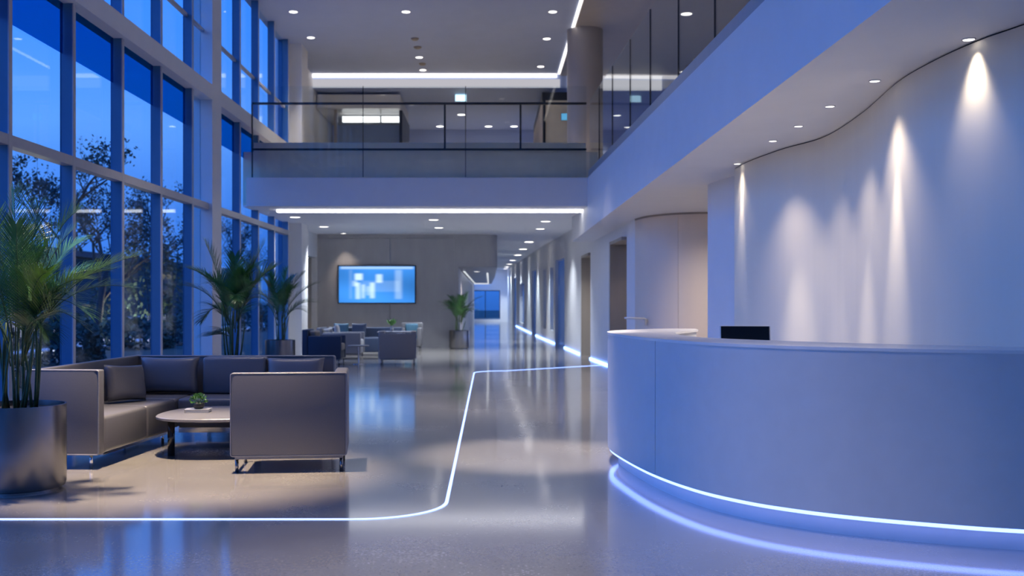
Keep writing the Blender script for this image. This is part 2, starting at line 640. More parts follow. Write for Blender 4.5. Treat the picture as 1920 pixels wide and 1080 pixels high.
# corridor end with its window
bm = B()
wall_open(bm, (-1.1, 60), (3.0, 60), 0, ZS, -0.2, [(0.03, 1.69, 0.16, 1.78)])
struct('wall_back', bm, M['white'])
wn = struct('window_40', bx(-1.07, 0.59, 60.03, 60.09, 0.16, 0.22), M['alu'])
bm = B()
for x in (-1.07, -0.26, 0.55):
    box(bm, x, x + .04, 60.03, 60.09, .22, 1.78)
box(bm, -1.07, .59, 60.03, 60.09, 1.74, 1.78)
obj('frame', bm, M['dark'], wn)
obj('pane', bx(-1.03, 0.55, 60.055, 60.065, .22, 1.74), M['cglass'], wn)

# right wall of the corridor and, around the corner, the beige curved wall
cor = [(1.0, 60.2), (1.67, 35.2), (2.02, 26.0)]
bm = B()
ops = []
L1 = (Vector(cor[1]) - Vector(cor[0])).length


def s_of(Y, a, b):
    return (Vector(b) - Vector(a)).length * (a[1] - Y) / (a[1] - b[1])


wallX = lambda Y: 1.0 + (60.2 - Y) / 25.0 * 0.67 if Y > 35.2 else 1.67 + (35.2 - Y) / 9.2 * 0.35
door_spans = [(53.6, 50.6, 2.3), (39.3, 37.2, 2.3), (30.2, 27.8, 2.35)]
win_spans = [(47.5, 44.2, .25, 1.95), (34.1, 33.0, .35, 2.2), (31.75, 30.75, .35, 2.2)]
o1 = [(s_of(a, cor[0], cor[1]), s_of(b, cor[0], cor[1]), 0, h) for a, b, h in door_spans[:2]]
o1 += [(s_of(a, cor[0], cor[1]), s_of(b, cor[0], cor[1]), zb, zt) for a, b, zb, zt in win_spans[:1]]
o2 = [(s_of(a, cor[1], cor[2]), s_of(b, cor[1], cor[2]), 0, h) for a, b, h in door_spans[2:]]
o2 += [(s_of(a, cor[1], cor[2]), s_of(b, cor[1], cor[2]), zb, zt) for a, b, zb, zt in win_spans[1:]]
wall_open(bm, cor[0], cor[1], 0, ZS, -0.25, o1)
wall_open(bm, cor[1], cor[2], 0, ZS, -0.25, o2)
near = [(2.02, 26.0), (2.14, 22.3), (2.40, 17.6)]
rec = [(24.3, 22.55, 2.25), (20.15, 18.25, 2.34)]
wall_open(bm, near[0], near[1], 0, ZS, -0.25, [(s_of(24.3, near[0], near[1]), s_of(22.55, near[0], near[1]), 0, 2.25)])
wall_open(bm, near[1], near[2], 0, ZS, -0.25, [(s_of(20.15, near[1], near[2]), s_of(18.35, near[1], near[2]), 0, 2.34)])
struct('wall_right', bm, M['white'])
nearX = lambda Y: 2.02 + (26.0 - Y) / 3.7 * 0.12 if Y > 22.3 else 2.14 + (22.3 - Y) / 4.7 * 0.26
bw = catmull([(2.40, 17.6), (2.52, 17.15), (2.78, 16.8), (3.16, 16.6), (3.8, 16.55), (4.6, 16.55)], 8)
cut = [i for i, p in enumerate(bw) if p.x < 2.98]
bm = band(bw[:len(cut)], offset(bw, 0.2)[:len(cut)], 0, ZS)
autosmooth(struct('wall_beige', bm, M['beige']))
bw2, bo2 = list(bw), offset(bw, 0.2)
k0 = len(cut) - 1
bw2[k0], bo2[k0] = bw[k0].lerp(bw[k0 + 1], .1), bo2[k0].lerp(bo2[k0 + 1], .1)
bm = band(bw2[k0:], bo2[k0:], 0, ZS)
autosmooth(struct('wall_beige_far', bm, M['beige']))

bm = band(offset(bw, -.004), offset(bw, .02), lambda p: fasLo(p.y) - .03, lambda p: fasLo(p.y) + .01)
autosmooth(struct('trim_8', bm, M['bronze']))

# corridor doors and windows
for k, (a, b, h) in enumerate(door_spans):
    xa, xb = wallX(a) + .08, wallX(b) + .08
    bm = B()
    wall_open(bm, (xa, a - .02), (xb, b + .02), 0, h - .02, -0.05)
    d = struct('door_%d' % (k + 2), bm, M['bluedoor'])
    bm = B()
    tube(bm, [(xb + .0, b + .25, 1.0), (xb - .06, b + .25, 1.0), (xb - .06, b + .4, 1.0)], .014)
    obj('door_handle', bm, M['chrome'], d)
for k, (a, b, zb, zt) in enumerate(win_spans):
    bm = B()
    t = .05
    xa, xb = wallX(a) + .10, wallX(b) + .10
    wall_open(bm, (xa, a), (xb, b), zb, zb + t, -0.06)
    wall_open(bm, (xa, a), (xb, b), zt - t, zt, -0.06)
    w = struct('window_%d' % (k + 31), bm, M['alu'])
    bm = B()
    wall_open(bm, (xa + .03, a), (xb + .03, b), zb + t, zt - t, -0.02)
    obj('pane', bm, M['bluedoor'], w)
# dark-lined recessed doors in the near part of the right wall
for k, (a, b, h) in enumerate(((24.3, 22.55, 2.25), (20.15, 18.35, 2.34))):
    xa, xb = nearX(a), nearX(b)
    bm = B()
    box(bm, xa + .01, xa + .62, a - .06, a - .005, 0, h - .005)           # far jamb lining
    box(bm, xa + .01, xb + .62, b + .005, a - .06, h - .06, h - .005)     # head lining
    box(bm, xb + .27, xb + .62, b + .005, b + .06, 0, h - .06)            # near jamb lining
    downlight((xb + .36, (a + b) / 2 - .1, h - .065), .04, 'unseen warm lamp added to light the %s dark door recess' % ('farther', 'nearer')[k], 'lamps added in the door recesses', 22, 130, (1, .82, .62))  # unseen lamps added to brighten the recesses
    d = struct('door_%d' % (k + 5), bm, M['bronze'])
    obj('door_leaf', bx(xb + .56, xb + .62, b + .06, a - .06, 0, h - .06), M['taupe'] if k == 0 else M['slab'], d)
    bm = B()
    tube(bm, [(xb + .56, a - .3, 1.0), (xb + .50, a - .3, 1.0), (xb + .50, a - .45, 1.0)], .012)
    obj('door_handle', bm, M['chrome'], d)

# bridge: slab with soffit, fascia, kerb
bm = B()
box(bm, -4.56, 2.0, YB + .12, 34.2, ZS, 3.98)
struct('floor_bridge', bm, M['slab'])
struct('trim_2', bx(-4.47, fasX(YB) , YB, YB + .12, ZS - .02, 3.494), M['white'])
struct('trim_3', bx(-4.37, 1.78, YB + .16, YB + .36, 3.98, 4.16), M['slab'])
struct('ceiling_lower', bx(-4.56, 2.2, YB + .12, YT + .16, ZS - .02, ZS), M['soffit'])
struct('ceiling_corridor', bx(0.0, 2.4, YT + .16, 60.2, ZS - .02, ZS + .1), M['soffit'])
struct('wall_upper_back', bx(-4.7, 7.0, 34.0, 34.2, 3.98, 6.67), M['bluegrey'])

# balcony over the reception: sloped soffit box, fascia, kerb, floor
Ys = [YR, 0, 4, 8, 12, 16, 19.6, 22.2]
A = [Vector((fasX(y), y, 0)) for y in Ys]
Bq = [Vector((7.0, y, 0)) for y in Ys]
bm = band([p + Vector((.1, 0, 0)) for p in A], Bq, lambda p: fasLo(p.y) + .0, lambda p: 3.45)
struct('ceiling_reception', bm, M['white'])
bm = band(A, [p + Vector((.1, 0, 0)) for p in A], lambda p: fasLo(p.y), lambda p: fasHi(p.y))
struct('trim_4', bm, M['white'])
Ak = [Vector((fasX(y) + .012, y, 0)) for y in Ys[:-1]]
bm = band(Ak, [p + Vector((.2, 0, 0)) for p in Ak], lambda p: fasHi(p.y), lambda p: fasHi(p.y) + .13)
struct('trim_5', bm, M['kerb'])
struct('wall_upper_right', bx(6.8, 7.0, YR, 34, 3.45, 7.0), M['slab'])
struct('wall_outer_right', bx(6.8, 7.0, YR, 30, 0, 2.4), M['white'])
autosmooth(struct('column_round', lathe([(0, 3.98), (.38, 3.98), (.38, ZC - .02), (0, ZC - .02)], 64, 2.03, 22.7), M['taupe']), 40)

# wavy reception wall + the plain return behind it
wv = catmull([(2.765, 12.05), (2.80, 11.5), (2.945, 10.73), (3.15, 10.05), (3.12, 8.96), (2.99, 7.82), (2.996, 7.2), (3.065, 6.7), (3.176, 6.34), (3.5, 5.3), (3.75, 3.5), (3.8, 0), (3.8, YR)], 12)
bm = band(wv, offset(wv, .18), 0, lambda p: fasLo(p.y) - .012)
autosmooth(struct('wall_reception', bm, M['wave']))
bm = band(offset(wv, .012), offset(wv, .16), lambda p: fasLo(p.y) - .012, lambda p: fasLo(p.y) + .01)
autosmooth(struct('trim_6', bm, M['dark']))
rt = catmull([(2.74, 13.40), (2.80, 13.05), (2.93, 12.6), (3.2, 12.2)], 6)
bm = band(rt, offset(rt, .15), 0, lambda p: fasLo(p.y) + .01)
autosmooth(struct('wall_return', bm, M['white']))

# column and beam in the glass wall
bm = B()
box(bm, XG - .1, XC, 16.85, 17.42, 0, 7.1)
struct('column_left', bm, M['white'])
bm = B()
box(bm, XG - .1, XC, YR, 16.85, 4.41, 4.65)
box(bm, XG - .1, XC, 17.42, 23.66, 4.41, 4.65)
struct('beam_left', bm, M['white'])

# window bays: fins, transoms, panes; each bay its own window
fins = [9.92 + 1.52 * k for k in range(-10, 10)]
names = ['far left', 'second', 'third', 'fourth', 'fifth', 'sixth', 'seventh', 'eighth']
bay = 0
for k, y in enumerate(fins[:-1]):
    y1 = fins[k + 1]
    if y < -4.9:
        continue
    bay += 1
    iscol0 = abs(y - 17.52) < .05
    iscol1 = abs(y1 - 17.52) < .05
    ya = 17.42 if iscol0 else y
    yb = 16.85 if iscol1 else y1
    bm = B()
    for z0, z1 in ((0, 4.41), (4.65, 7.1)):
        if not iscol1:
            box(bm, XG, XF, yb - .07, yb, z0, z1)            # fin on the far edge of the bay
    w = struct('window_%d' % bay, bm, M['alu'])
    if not iscol1:
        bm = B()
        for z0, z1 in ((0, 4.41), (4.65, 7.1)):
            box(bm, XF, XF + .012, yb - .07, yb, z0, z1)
        obj('lit_edge_cap', bm, M['edge'], w)  # added cap, paler where hall lamps light the fin edge
    ye = yb - (0 if iscol1 else .07)
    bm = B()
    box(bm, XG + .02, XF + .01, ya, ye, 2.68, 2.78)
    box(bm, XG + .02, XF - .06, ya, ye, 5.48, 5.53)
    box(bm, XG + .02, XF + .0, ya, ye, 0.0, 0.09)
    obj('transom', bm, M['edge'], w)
    for z0, z1 in ((.09, 2.68), (2.78, 4.41), (4.65, 5.48), (5.53, 7.1)):
        obj('pane', bx(XG + .005, XG + .017, ya, ye, z0, z1), M['cglass'], w)
    if y1 > 8.5:
        place = {9: 'cut by the left edge of the photo', 10: 'behind the palm fronds at left', 11: 'left of the reflected round lamp',
                 12: 'right beside the tall planter frond tips'}
        nm = {8.4: 'first window bay at the left edge', 9.92: 'second window bay from the left edge', 11.44: 'third window bay from the left edge',
              12.96: 'fourth window bay from the left edge', 14.48: 'fifth window bay from the left edge', 16.0: 'sliver of window bay just before the white column',
              17.52: 'first window bay beyond the white column', 19.04: 'second window bay beyond the white column',
              20.56: 'third window bay beyond the white column', 22.08: 'last window bay before the far blue wall'}
        key = min(nm, key=lambda q: abs(q - y))
        if yb - ya > .9:
            bl = obj('roller_blind', bx(XG + .03, XG + .036, ya + .01, ye - .01, 3.87, 4.41), M['blind'])
            tag(bl, 'dark blue roller blind in the ' + nm[key], 'blind', 'roller blinds in the tall windows')
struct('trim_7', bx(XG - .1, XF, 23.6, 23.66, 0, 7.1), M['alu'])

# ------------------------------------------------------------------ railings
r = empty('glass_railing', (-1.3, YB, 3.5), label='glass railing with thin dark handrail across the bridge', cat='railing')
r_in = Matrix.Translation((1.3, -YB, -3.5))


def rp(name, bm, m):
    return obj(name, xform(bm, r_in), m, r)


seams = [-4.36] + [(u - CX) / F * YB for u in (681, 873)] + [1.78]
for a, b in zip(seams, seams[1:]):
    rp('pane', bx(a + .006, b - .006, YB - .03, YB - .015, 3.50, 5.17), M['rglass'])
bm = B()
box(bm, -4.36, 1.78, YB - .012, YB + .03, 4.835, 4.875)
rp('handrail', bm, M['dark'])
rp('rail', bx(-4.36, 1.78, YB - .012, YB + .02, 3.995, 4.03), M['dark'])
for u in (834, 976):
    x = (u - CX) / F * YB
    rp('post', bx(x - .017, x + .017, YB + .0, YB + .04, 4.03, 4.84), M['dark'])
rp('post', bx(-4.372, -4.352, YB - .012, YB + .02, 3.5, 4.84), M['dark'])
for s in seams[1:-1]:
    rp('joint', bx(s - .006, s + .006, YB - .03, YB - .014, 3.50, 5.17), M['dark'])

r = empty('glass_railing', (fasX(12), 12, 3.6), label='tall frameless glass balustrade along the balcony over reception', cat='railing')
ys = [-1.5, .15, 1.8, 3.45, 5.1, 6.75, 8.4, 10.05, 11.7, 13.4, 14.95, 16.66, 18.2, 19.5]
for a, b in zip(ys, ys[1:]):
    P = [Vector((fasX(a + .008) + .02, a + .008, 0)), Vector((fasX(b - .008) + .02, b - .008, 0))]
    bm = band(P, [p + Vector((.015, 0, 0)) for p in P], lambda p: fasHi(p.y) + .13, 4.9)
    obj('pane', xform(bm, Matrix.Translation((-fasX(12), -12, -3.6))), M['rglass'], r)
for b in ys[5:-1]:
    bm = bx(fasX(b) + .018, fasX(b) + .037, b - .005, b + .005, fasHi(b) + .02, 4.9)
    obj('joint', xform(bm, Matrix.Translation((-fasX(12), -12, -3.6))), M['dark'], r)

# ------------------------------------------------------------------ lamps


HI = 'round downlights in the high ceiling'
for X, rows in ((-3.92, ((21.3, 'nearer of the two beside the left glass wall'), (23.4, 'farther of the two beside the left glass wall'))),
                (-1.67, ((21.3, 'alone near the middle top edge'), (25.3, 'just in front of the last middle one'), (26.7, 'middle one closest to the white cove'))),
                (1.26, ((21.3, 'nearest of the row beside the cove edge'), (23.5, 'second of the row beside the cove edge'), (26.3, 'last of the row beside the cove edge')))):
    for Y, wh in rows:
        downlight((X, Y, ZC), .08, 'round white downlight in the high ceiling, ' + wh, HI, 240, 60)
for X, Y, w, wh in ((.35, 8.6, 4300, 'above the open floor beside the desk'), (.55, 4.6, 1100, 'above the floor in the foreground'), (.55, 13.0, 1300, 'above the middle of the walkway'),
                    (.55, 17.0, 1300, 'above the walkway just before the bridge'), (-1.6, 4.2, 500, 'above the near floor light line'), (-1.4, 11.5, 420, 'above the floor behind the sofa'),
                    (-1.9, 17.9, 900, 'added out of view to light the far lounge'), (-2.6, 13.4, 600, 'added out of view to light the column and beam'), (-3.0, 9.2, 450, 'above the corner of the sofa')):  # lamps added out of view for the light they throw below
    downlight((X, Y, ZC), .08, 'round white downlight in the high ceiling ' + wh, HI, w, 19 if w > 4000 else 66 if w == 600 else 40)
# a stronger warm pair over the seating
downlight((-2.3, 7.64, ZC), .08, 'round warm downlight high above the seating group', HI, 6800, 29, (1.0, .78, .56))

for (u, v), lb in {(778, 72): 'small dark ceiling sensor, nearest of the three in the middle of the ceiling', (783, 88): 'small dark ceiling sensor, middle one of the three',
                   (792, 119): 'small dark ceiling sensor between the two far middle downlights'}.items():
    p = on_ceiling(u, v, ZC)
    o = obj('ceiling_sensor', lathe([(0, -.05), (.05, -.045), (.085, -.02), (.09, 0), (0, 0)], 24), M['bronze'], smooth=True)
    o.location = p
    tag(o, lb, 'sensor', 'small sensors on the high ceiling')

LO = 'round downlights under the bridge'
for (u, v), wh in (((553, 407), 'front one at the left end beside the windows'), ((607, 425), 'second one near the left wall'), ((813, 412), 'front one of the middle pair'),
                   ((823, 427), 'rear one of the middle pair'), ((1023, 415), 'front one of the right pair'), ((1013, 429), 'rear one of the right pair')):
    downlight(on_ceiling(u, v, ZS - .02), .10, 'round white downlight under the bridge, ' + wh, LO, 200 if u < 560 else 420 if u > 1000 else 900, 104, (.86, .92, 1), blend=1.0)
CO = 'round downlights along the corridor ceiling'
for k, (Y, X) in enumerate(((31.7, 1.17), (36.2, 1.14), (41, 1.08), (46.5, 1.01), (51.5, .95), (55.8, .90), (59, .86))):
    nth = ('first', 'second', 'third', 'fourth', 'fifth', 'sixth', 'farthest')[k]
    downlight((X, Y, ZS - .02), .13, 'round white downlight on the corridor ceiling, %s in the receding row' % nth, CO, 480, 78, (.74, .87, 1), lens='lensb')
RE = 'small spotlights over the reception wall'
for (Y, X, wh) in ((6.69, 3.005, 'nearest, almost touching the wavy wall'), (7.81, 2.82, 'second from the near end'), (8.70, 2.776, 'third from the near end'),
                   (9.55, 2.765, 'fourth from the near end'), (10.3, 2.735, 'fifth from the near end'), (11.72, 2.722, 'farthest, at the far corner of the wavy wall')):
    z = fasLo(Y)
    downlight((X, Y, z), .034, 'small round spotlight over the reception wall, ' + wh, RE, *((42, 66) if Y < 7 else (110, 30) if 9 < Y < 10 else (300, 29) if Y < 11 else (120, 26)), (1, .87, .70), blend=1.0,
              aim=(X + .05, Y + .08, 1.0))
    spot('lamp', (X - .01, Y, z - .03), 6 if Y < 7 else 120 if Y < 11 else 30, 100, (1, .85, .68), 1.0, .04, aim=(X - .75, Y + .1, 0))  # added fill lamp, its bounce brightens the reception soffit
p = on_ceiling(1287, 26, ZC - .02)
downlight(p, .11, 'dim round downlight on the balcony ceiling seen through the glass', 'downlights on the upper floor', 200, 110, lens='lensd')
for (u, v), wh in (((865, 215), 'nearest, below the glowing sign'), ((825, 237), 'left one of the far row'), ((916, 237), 'middle one of the far row'), ((964, 237), 'right one of the far row'),
                   ((1120, 237), 'far right one beyond the column')):
    downlight(on_ceiling(u, v, 6.67), .11, 'round white downlight over the upper floor, ' + wh, 'downlights on the upper floor', 110, 120)
p = Vector((-3.4, YT - .5, ZS - .02))
downlight((-3.77, YT - .42, ZS - .02), .06, 'small warm downlight washing the grey screen wall', LO, 45, 60, (1, .8, .6), aim=(-3.77, YT + .1, 1.2))
downlight(on_ceiling(894, 509, 2.11), .09, 'round white downlight in the low passage behind the screen wall', CO, 90, 130)

downlight((3.35, 15.2, fasLo(15.2)), .06, 'round warm downlight in the recess in front of the beige wall', RE, 110, 150, (1, .88, .76))
downlight((3.35, 13.9, fasLo(13.9)), .06, 'round warm downlight in the recess behind the reception wall', RE, 200, 150, (1, .82, .66))

# linear lamps
def lamp_strip(name, bm, m, label, cat='light strip', group=None):
    return tag(obj(name, bm, M[m]), label, cat, group)


lamp_strip('cove_glow', bx(-4.52, 1.72, 27.20, 27.28, 6.93, 7.005), 'cove', 'long white cove light where the high ceiling ends', 'cove light')
lamp_strip('cove_glow', bx(-4.52, 1.80, 27.24, 27.295, 6.675, 6.885), 'coveface', 'broad white face below the cove light, its lit look put in as glow', 'cove light')
lamp_strip('cove_glow', bx(1.735, 1.785, 5, 27.1, 6.975, 7.01), 'cove', 'white cove light running along the right edge of the high ceiling', 'cove light')
lamp_strip('cove_glow', bx(1.98, 4.4, 27.24, 27.295, 6.60, 6.97), 'coveface', 'short white cove band beyond the round column', 'cove light')  # same glowing face, cove light put into its material
zz = ZS - .02
lamp_strip('ceiling_light', bx(at(522, 0, 20.5).x, 1.86, 20.32, 20.46, zz - .05, zz - .003), 'strip', 'long white linear light along the front of the bridge underside', 'linear light')
lamp_strip('ceiling_light', bx(-.80, -.74, 32, 55, 2.10, 2.108), 'stripd', 'white light line on the left of the low passage ceiling', 'linear light')
lamp_strip('ceiling_light', bx(-.10, -.04, 34, 55, 2.10, 2.108), 'stripd', 'white light line on the right of the low passage ceiling', 'linear light')
lamp_strip('ceiling_light', bx(-.80, -.04, 55.2, 55.9, 2.06, 2.108), 'stripd', 'white cross light at the end of the low passage ceiling', 'linear light')


def sign(p, w, h, m, label):
    t = empty('illuminated_sign', p, label=label, cat='sign')
    obj('housing', bx(-w / 2 - .01, w / 2 + .01, .0, .05, -h / 2 - .01, h / 2 + .01), M['silver'], t)
    obj('face', bx(-w / 2, w / 2, -.006, 0, -h / 2, h / 2), M[m], t)
    return t


s = sign(at(864, 182, 28.2), .29, .22, 'sign', 'glowing white blue sign hung under the upper floor ceiling')
bm = B()
tube(bm, [(0, .025, .12), (0, .025, 6.67 - s.location.z)], .008)
obj('hanger', bm, M['silver'], s)
s = sign(at(1060, 219, 25.86), .19, .16, 'signd', 'dim blue sign on the dark glass booth right of the glowing sign')

# booths on the upper floor
t = empty('glass_booth', (-3.4, 28.8, 3.98), label='glass fronted booth with beige canopy on the upper floor at left', cat='booth')
Ti = Matrix.Translation((3.4, -28.8, -3.98))
for nm_, bm, m in (('canopy', bx(-4.5, -2.33, 27.8, 30.6, 6.24, 6.6), 'top'), ('side_wall', bx(-2.38, -2.30, 28.1, 30.6, 3.98, 6.24), 'dark'),
                   ('back_wall', bx(-4.5, -2.38, 30.5, 30.6, 3.98, 6.24), 'bluegrey'), ('post', bx(-4.08, -4.0, 28.0, 28.08, 3.98, 6.24), 'bronze'),
                   ('light_strip', bx(-3.95, -2.95, 28.6, 28.72, 6.02, 6.17), 'cove'), ('light_strip', bx(-2.90, -2.40, 28.6, 28.72, 6.02, 6.17), 'cove'),
                   ('pane', bx(-4.0, -2.38, 28.04, 28.06, 3.98, 6.24), 'rglass')):
    obj(nm_, xform(bm, Ti), M[m], t)
t = empty('glass_booth', (1.8, 28.5, 3.98), label='dark glass booth with beige side wall beside the round column', cat='booth')
Ti = Matrix.Translation((-1.8, -28.5, -3.98))
for nm_, bm, m in (('side_wall', bx(1.28, 1.34, 26.2, 31, 3.98, 6.1), 'beige'), ('front_wall', bx(1.34, 1.95, 25.95, 26.02, 3.98, 6.1), 'slab'),
                   ('roof', bx(1.28, 1.95, 25.95, 31, 6.1, 6.3), 'dark'), ('post', bx(1.30, 1.36, 25.92, 25.98, 3.98, 6.1), 'dark')):
    obj(nm_, xform(bm, Ti), M[m], t)

# floor light line
pts = [(-4.30, 6.07), (-2.2, 6.07)] + [(-0.80, 6.07)]
c = []
R = .52
for k in range(13):
    a = -PI / 2 + k * PI / 24
    c.append(Vector((-0.265 - R + R * math.cos(a), 6.07 + R + R * math.sin(a), 0)))
R2 = .55
c2 = []
for k in range(13):
    a = PI - k * PI / 24
    c2.append(Vector((-0.265 + R2 + R2 * math.cos(a), 18.75 - R2 + R2 * math.sin(a), 0)))
line = [Vector((-4.3, 6.07, 0)), Vector((-2, 6.07, 0))] + c + c2 + [Vector((2.12, 20.35, 0))]
bm = band(offset(line, .0105), offset(line, -.0105), .0, .004)
tag(obj('floor_light_line', bm, M['led']), 'glowing blue white light line curving across the polished floor', 'light line')

# light lines at the foot of the corridor wall
g = 'blue light strips at the foot of the corridor wall'
segs = [(22.5, 20.25, nearX, 'nearest, between the two dark recessed doors'), (27.7, 24.4, None, 'second, between dark recess and blue double door'),
        (37.1, 30.3, wallX, 'third, below the narrow blue windows'), (50.4, 39.5, wallX, 'fourth, beyond the far blue door')]
for a, b, fx, wh in segs:
    fx = fx or (lambda y: wallX(y) if y > 26 else nearX(y))
    P = [Vector((fx(a + (b - a) * k / 6) - .006, a + (b - a) * k / 6, 0)) for k in range(7)]
    bm = band(P, [p + Vector((-.025, 0, 0)) for p in P], .0, .032)
    tag(obj('light_strip', bm, M['ledwall']), 'blue light strip at the wall foot, ' + wh, 'light strip', g)

# ------------------------------------------------------------------ reception desk
desk = empty('reception_desk', (1.6, 7.2, 0), label='large curved white reception desk with glowing blue plinth', cat='desk')
Td = Matrix.Translation((-1.6, -7.2, 0))
outer = catmull([(1.78, 9.24), (1.50, 9.22), (1.20, 8.98), (.985, 8.62), (.905, 8.15), (.945, 7.6), (1.055, 6.92), (1.225, 6.36), (1.433, 5.99), (1.645, 5.76), (1.90, 5.57), (2.287, 5.37), (2.63, 5.24), (3.35, 5.05)], 10)
inner = catmull([(1.76, 9.0), (1.66, 8.72), (1.47, 8.3), (1.37, 7.85), (1.36, 7.4), (1.46, 6.98), (1.72, 6.58), (2.1, 6.17), (2.5, 5.85), (2.86, 5.62), (3.38, 5.42)], 10)
N = 140
O = resample(outer, N)
I = resample(inner, N)


def dp(name, bm, m, smooth=True, label=None):
    o = obj(name, xform(bm, Td), M[m], desk, label=label)
    return autosmooth(o, 40) if smooth else o


dp('countertop', band(O, I, .983, 1.0), 'top')
Oi = offset(O, .003)
seam = min(range(N), key=lambda i: abs((O[i].x / O[i].y) - (1226 - CX) / F) + (10 if O[i].y > 7.6 else 0))
skin_in = offset(O, .05)
dp('front_panel', band(Oi[:seam + 1], skin_in[:seam + 1], .12, .983), 'desk')
q0, q1 = Oi[seam].lerp(Oi[seam + 1], .16), skin_in[seam].lerp(skin_in[seam + 1], .16)
dp('front_panel', band([q0] + Oi[seam + 1:], [q1] + skin_in[seam + 1:], .12, .983), 'desk')
Ii = offset(I, -.03)
dp('inner_panel', band(offset(I, -.015), offset(I, -.045), .04, .983), 'desk')
dp('base', band(offset(O, .06), offset(I, -.05), .10, .14), 'desk')
pl = offset(O, .085)
dp('plinth', band(pl, offset(O, .15), 0, .10), 'desk')
dp('light_strip', band(offset(O, .016), offset(O, .046), .098, .119), 'leddesk', label='glowing blue white light strip')
# lower work surface behind the counter
wk = [Vector((a.x, a.y, 0)) for a in I]
dp('work_surface', band(I[30:118], [p + Vector((.42, .40, 0)) for p in I[30:118]], .70, .73), 'book')  # grey darkened for the shade inside the desk well
dp('leg', bx(2.2, 2.26, 7.0, 7.06, 0, .70), 'chrome')

mon = empty('computer_monitor', (1.83, 7.62, .7315), math.radians(-6), label='thin black computer monitor behind the reception counter', cat='monitor')
bm = rbox(-.178, .178, -.012, .012, .06, .335, .006, 2)
xform(bm, Matrix.Rotation(math.radians(-9), 4, 'X'))
obj('casing', bm, M['silver'], mon)
bm = bx(-.170, .168, -.016, -.011, .066, .329)
xform(bm, Matrix.Rotation(math.radians(-9), 4, 'X'))
obj('screen', bm, M['screen'], mon)
obj('stand', bx(-.02, .02, .012, .03, .0, .2), M['silver'], mon)
obj('base', rbox(-.09, .09, -.06, .08, 0, .01, .004, 2), M['silver'], mon)

# pull handle on the wall corner by the near recess
h = empty('door_pull', (2.50, 17.10, .94), label='slim steel lever handle on the white wall behind the desk', cat='handle')
bm = B()
tube(bm, [(0, .13, -.01), (0, .0, -.01)], .022, 12)
tube(bm, [(0, 0, -.10), (0, -.005, 0), (-.03, -.01, .012), (-.34, -.02, .016)], .017, 10)
obj('bar', bm, M['silver'], h)

R_ = math.radians
# ------------------------------------------------------------------ seating near
def soft(bm):
    return bm


def perimeter(x0, x1, z0, z1, y, r=.015, n=5):
    pts = []
    for cx_, cz_, a0 in ((x1 - r, z1 - r, 0), (x0 + r, z1 - r, PI / 2), (x0 + r, z0 + r, PI), (x1 - r, z0 + r, 1.5 * PI)):
        for k in range(n):
            a = a0 + k * PI / 2 / (n - 1)
            pts.append((cx_ + r * math.cos(a), y, cz_ + r * math.sin(a)))
    return pts


def armchair(loc, rz, w, d_, h, arm_h, label, group=None, leather='leather', cushion=None, zb=.12, frame='steel', arms=(-1, 1)):
    """Boxy club chair; local -Y is its back, it faces +Y."""
    t = empty('armchair', loc, rz, label, 'armchair', group)
    x0, x1 = -w / 2, w / 2
    mt = M[leather]
    o = obj('backrest', rbox(x0, x1, 0, .11, zb, h, .018), mt, t, True)
    bm = B()
    tube(bm, perimeter(x0 + .004, x1 - .004, zb + .004, h - .004, .004), .006, 6, True)
    obj('piping', bm, M['piping'], o)
    for s in arms:
        a, b = (x0, x0 + .10) if s < 0 else (x1 - .10, x1)
        o = obj('armrest', rbox(a, b, .112, d_, zb, arm_h, .018), mt, t, True)
        xs = b - .004 if s > 0 else a + .004
    obj('seat_base', rbox(x0 + .102, x1 - .102, .112, d_ - .02, zb, .27, .012), mt, t, True)
    obj('seat_cushion', rbox(x0 + .104, x1 - .104, .114, d_ - .005, .272, .41, .035, 4), M[cushion] if cushion else mt, t, True)
    obj('back_cushion', rbox(x0 + .104, x1 - .104, .114, .25, .412, h - .02, .04, 4), M[cushion] if cushion else mt, t, True)
    bm = B()
    for a, b, c_, e in ((x0 + .03, x1 - .03, .03, .055), (x0 + .03, x1 - .03, d_ - .055, d_ - .03), (x0 + .03, x0 + .055, .055, d_ - .055), (x1 - .055, x1 - .03, .055, d_ - .055)):
        box(bm, a, b, c_, e, zb - .022, zb - .001)
    obj('frame', bm, M[frame], t)
    for sx in (x0 + .042, x1 - .042):
        for sy in (.045, d_ - .045):
            obj('leg', lathe([(0, 0), (.013, 0), (.013, zb - .022), (0, zb - .022)], 16, sx, sy), M[frame], t, True)
    return t


armchair(((541.5 - CX) / F * 7.70, 7.70, 0), R_(6.0), .832, .60, .722, .722, 'boxy charcoal leather armchair seen from behind in front of the sofa', arms=(1,))

sofa = empty('corner_sofa', (-2.9, 9.0, 0), label='charcoal leather corner sofa along the window side behind the low table', cat='sofa')
Ts = Matrix.Translation((2.9, -9.0, 0))
Rl = Matrix.Translation((-2.873, 7.84, 0)) @ Matrix.Rotation(-math.radians(4.6), 4, 'Z')


def sp_(name, bm, m, left=False, smooth=True, parent=None):
    if left:
        xform(bm, Rl)
    return obj(name, xform(bm, Ts), M[m], parent or sofa, smooth)


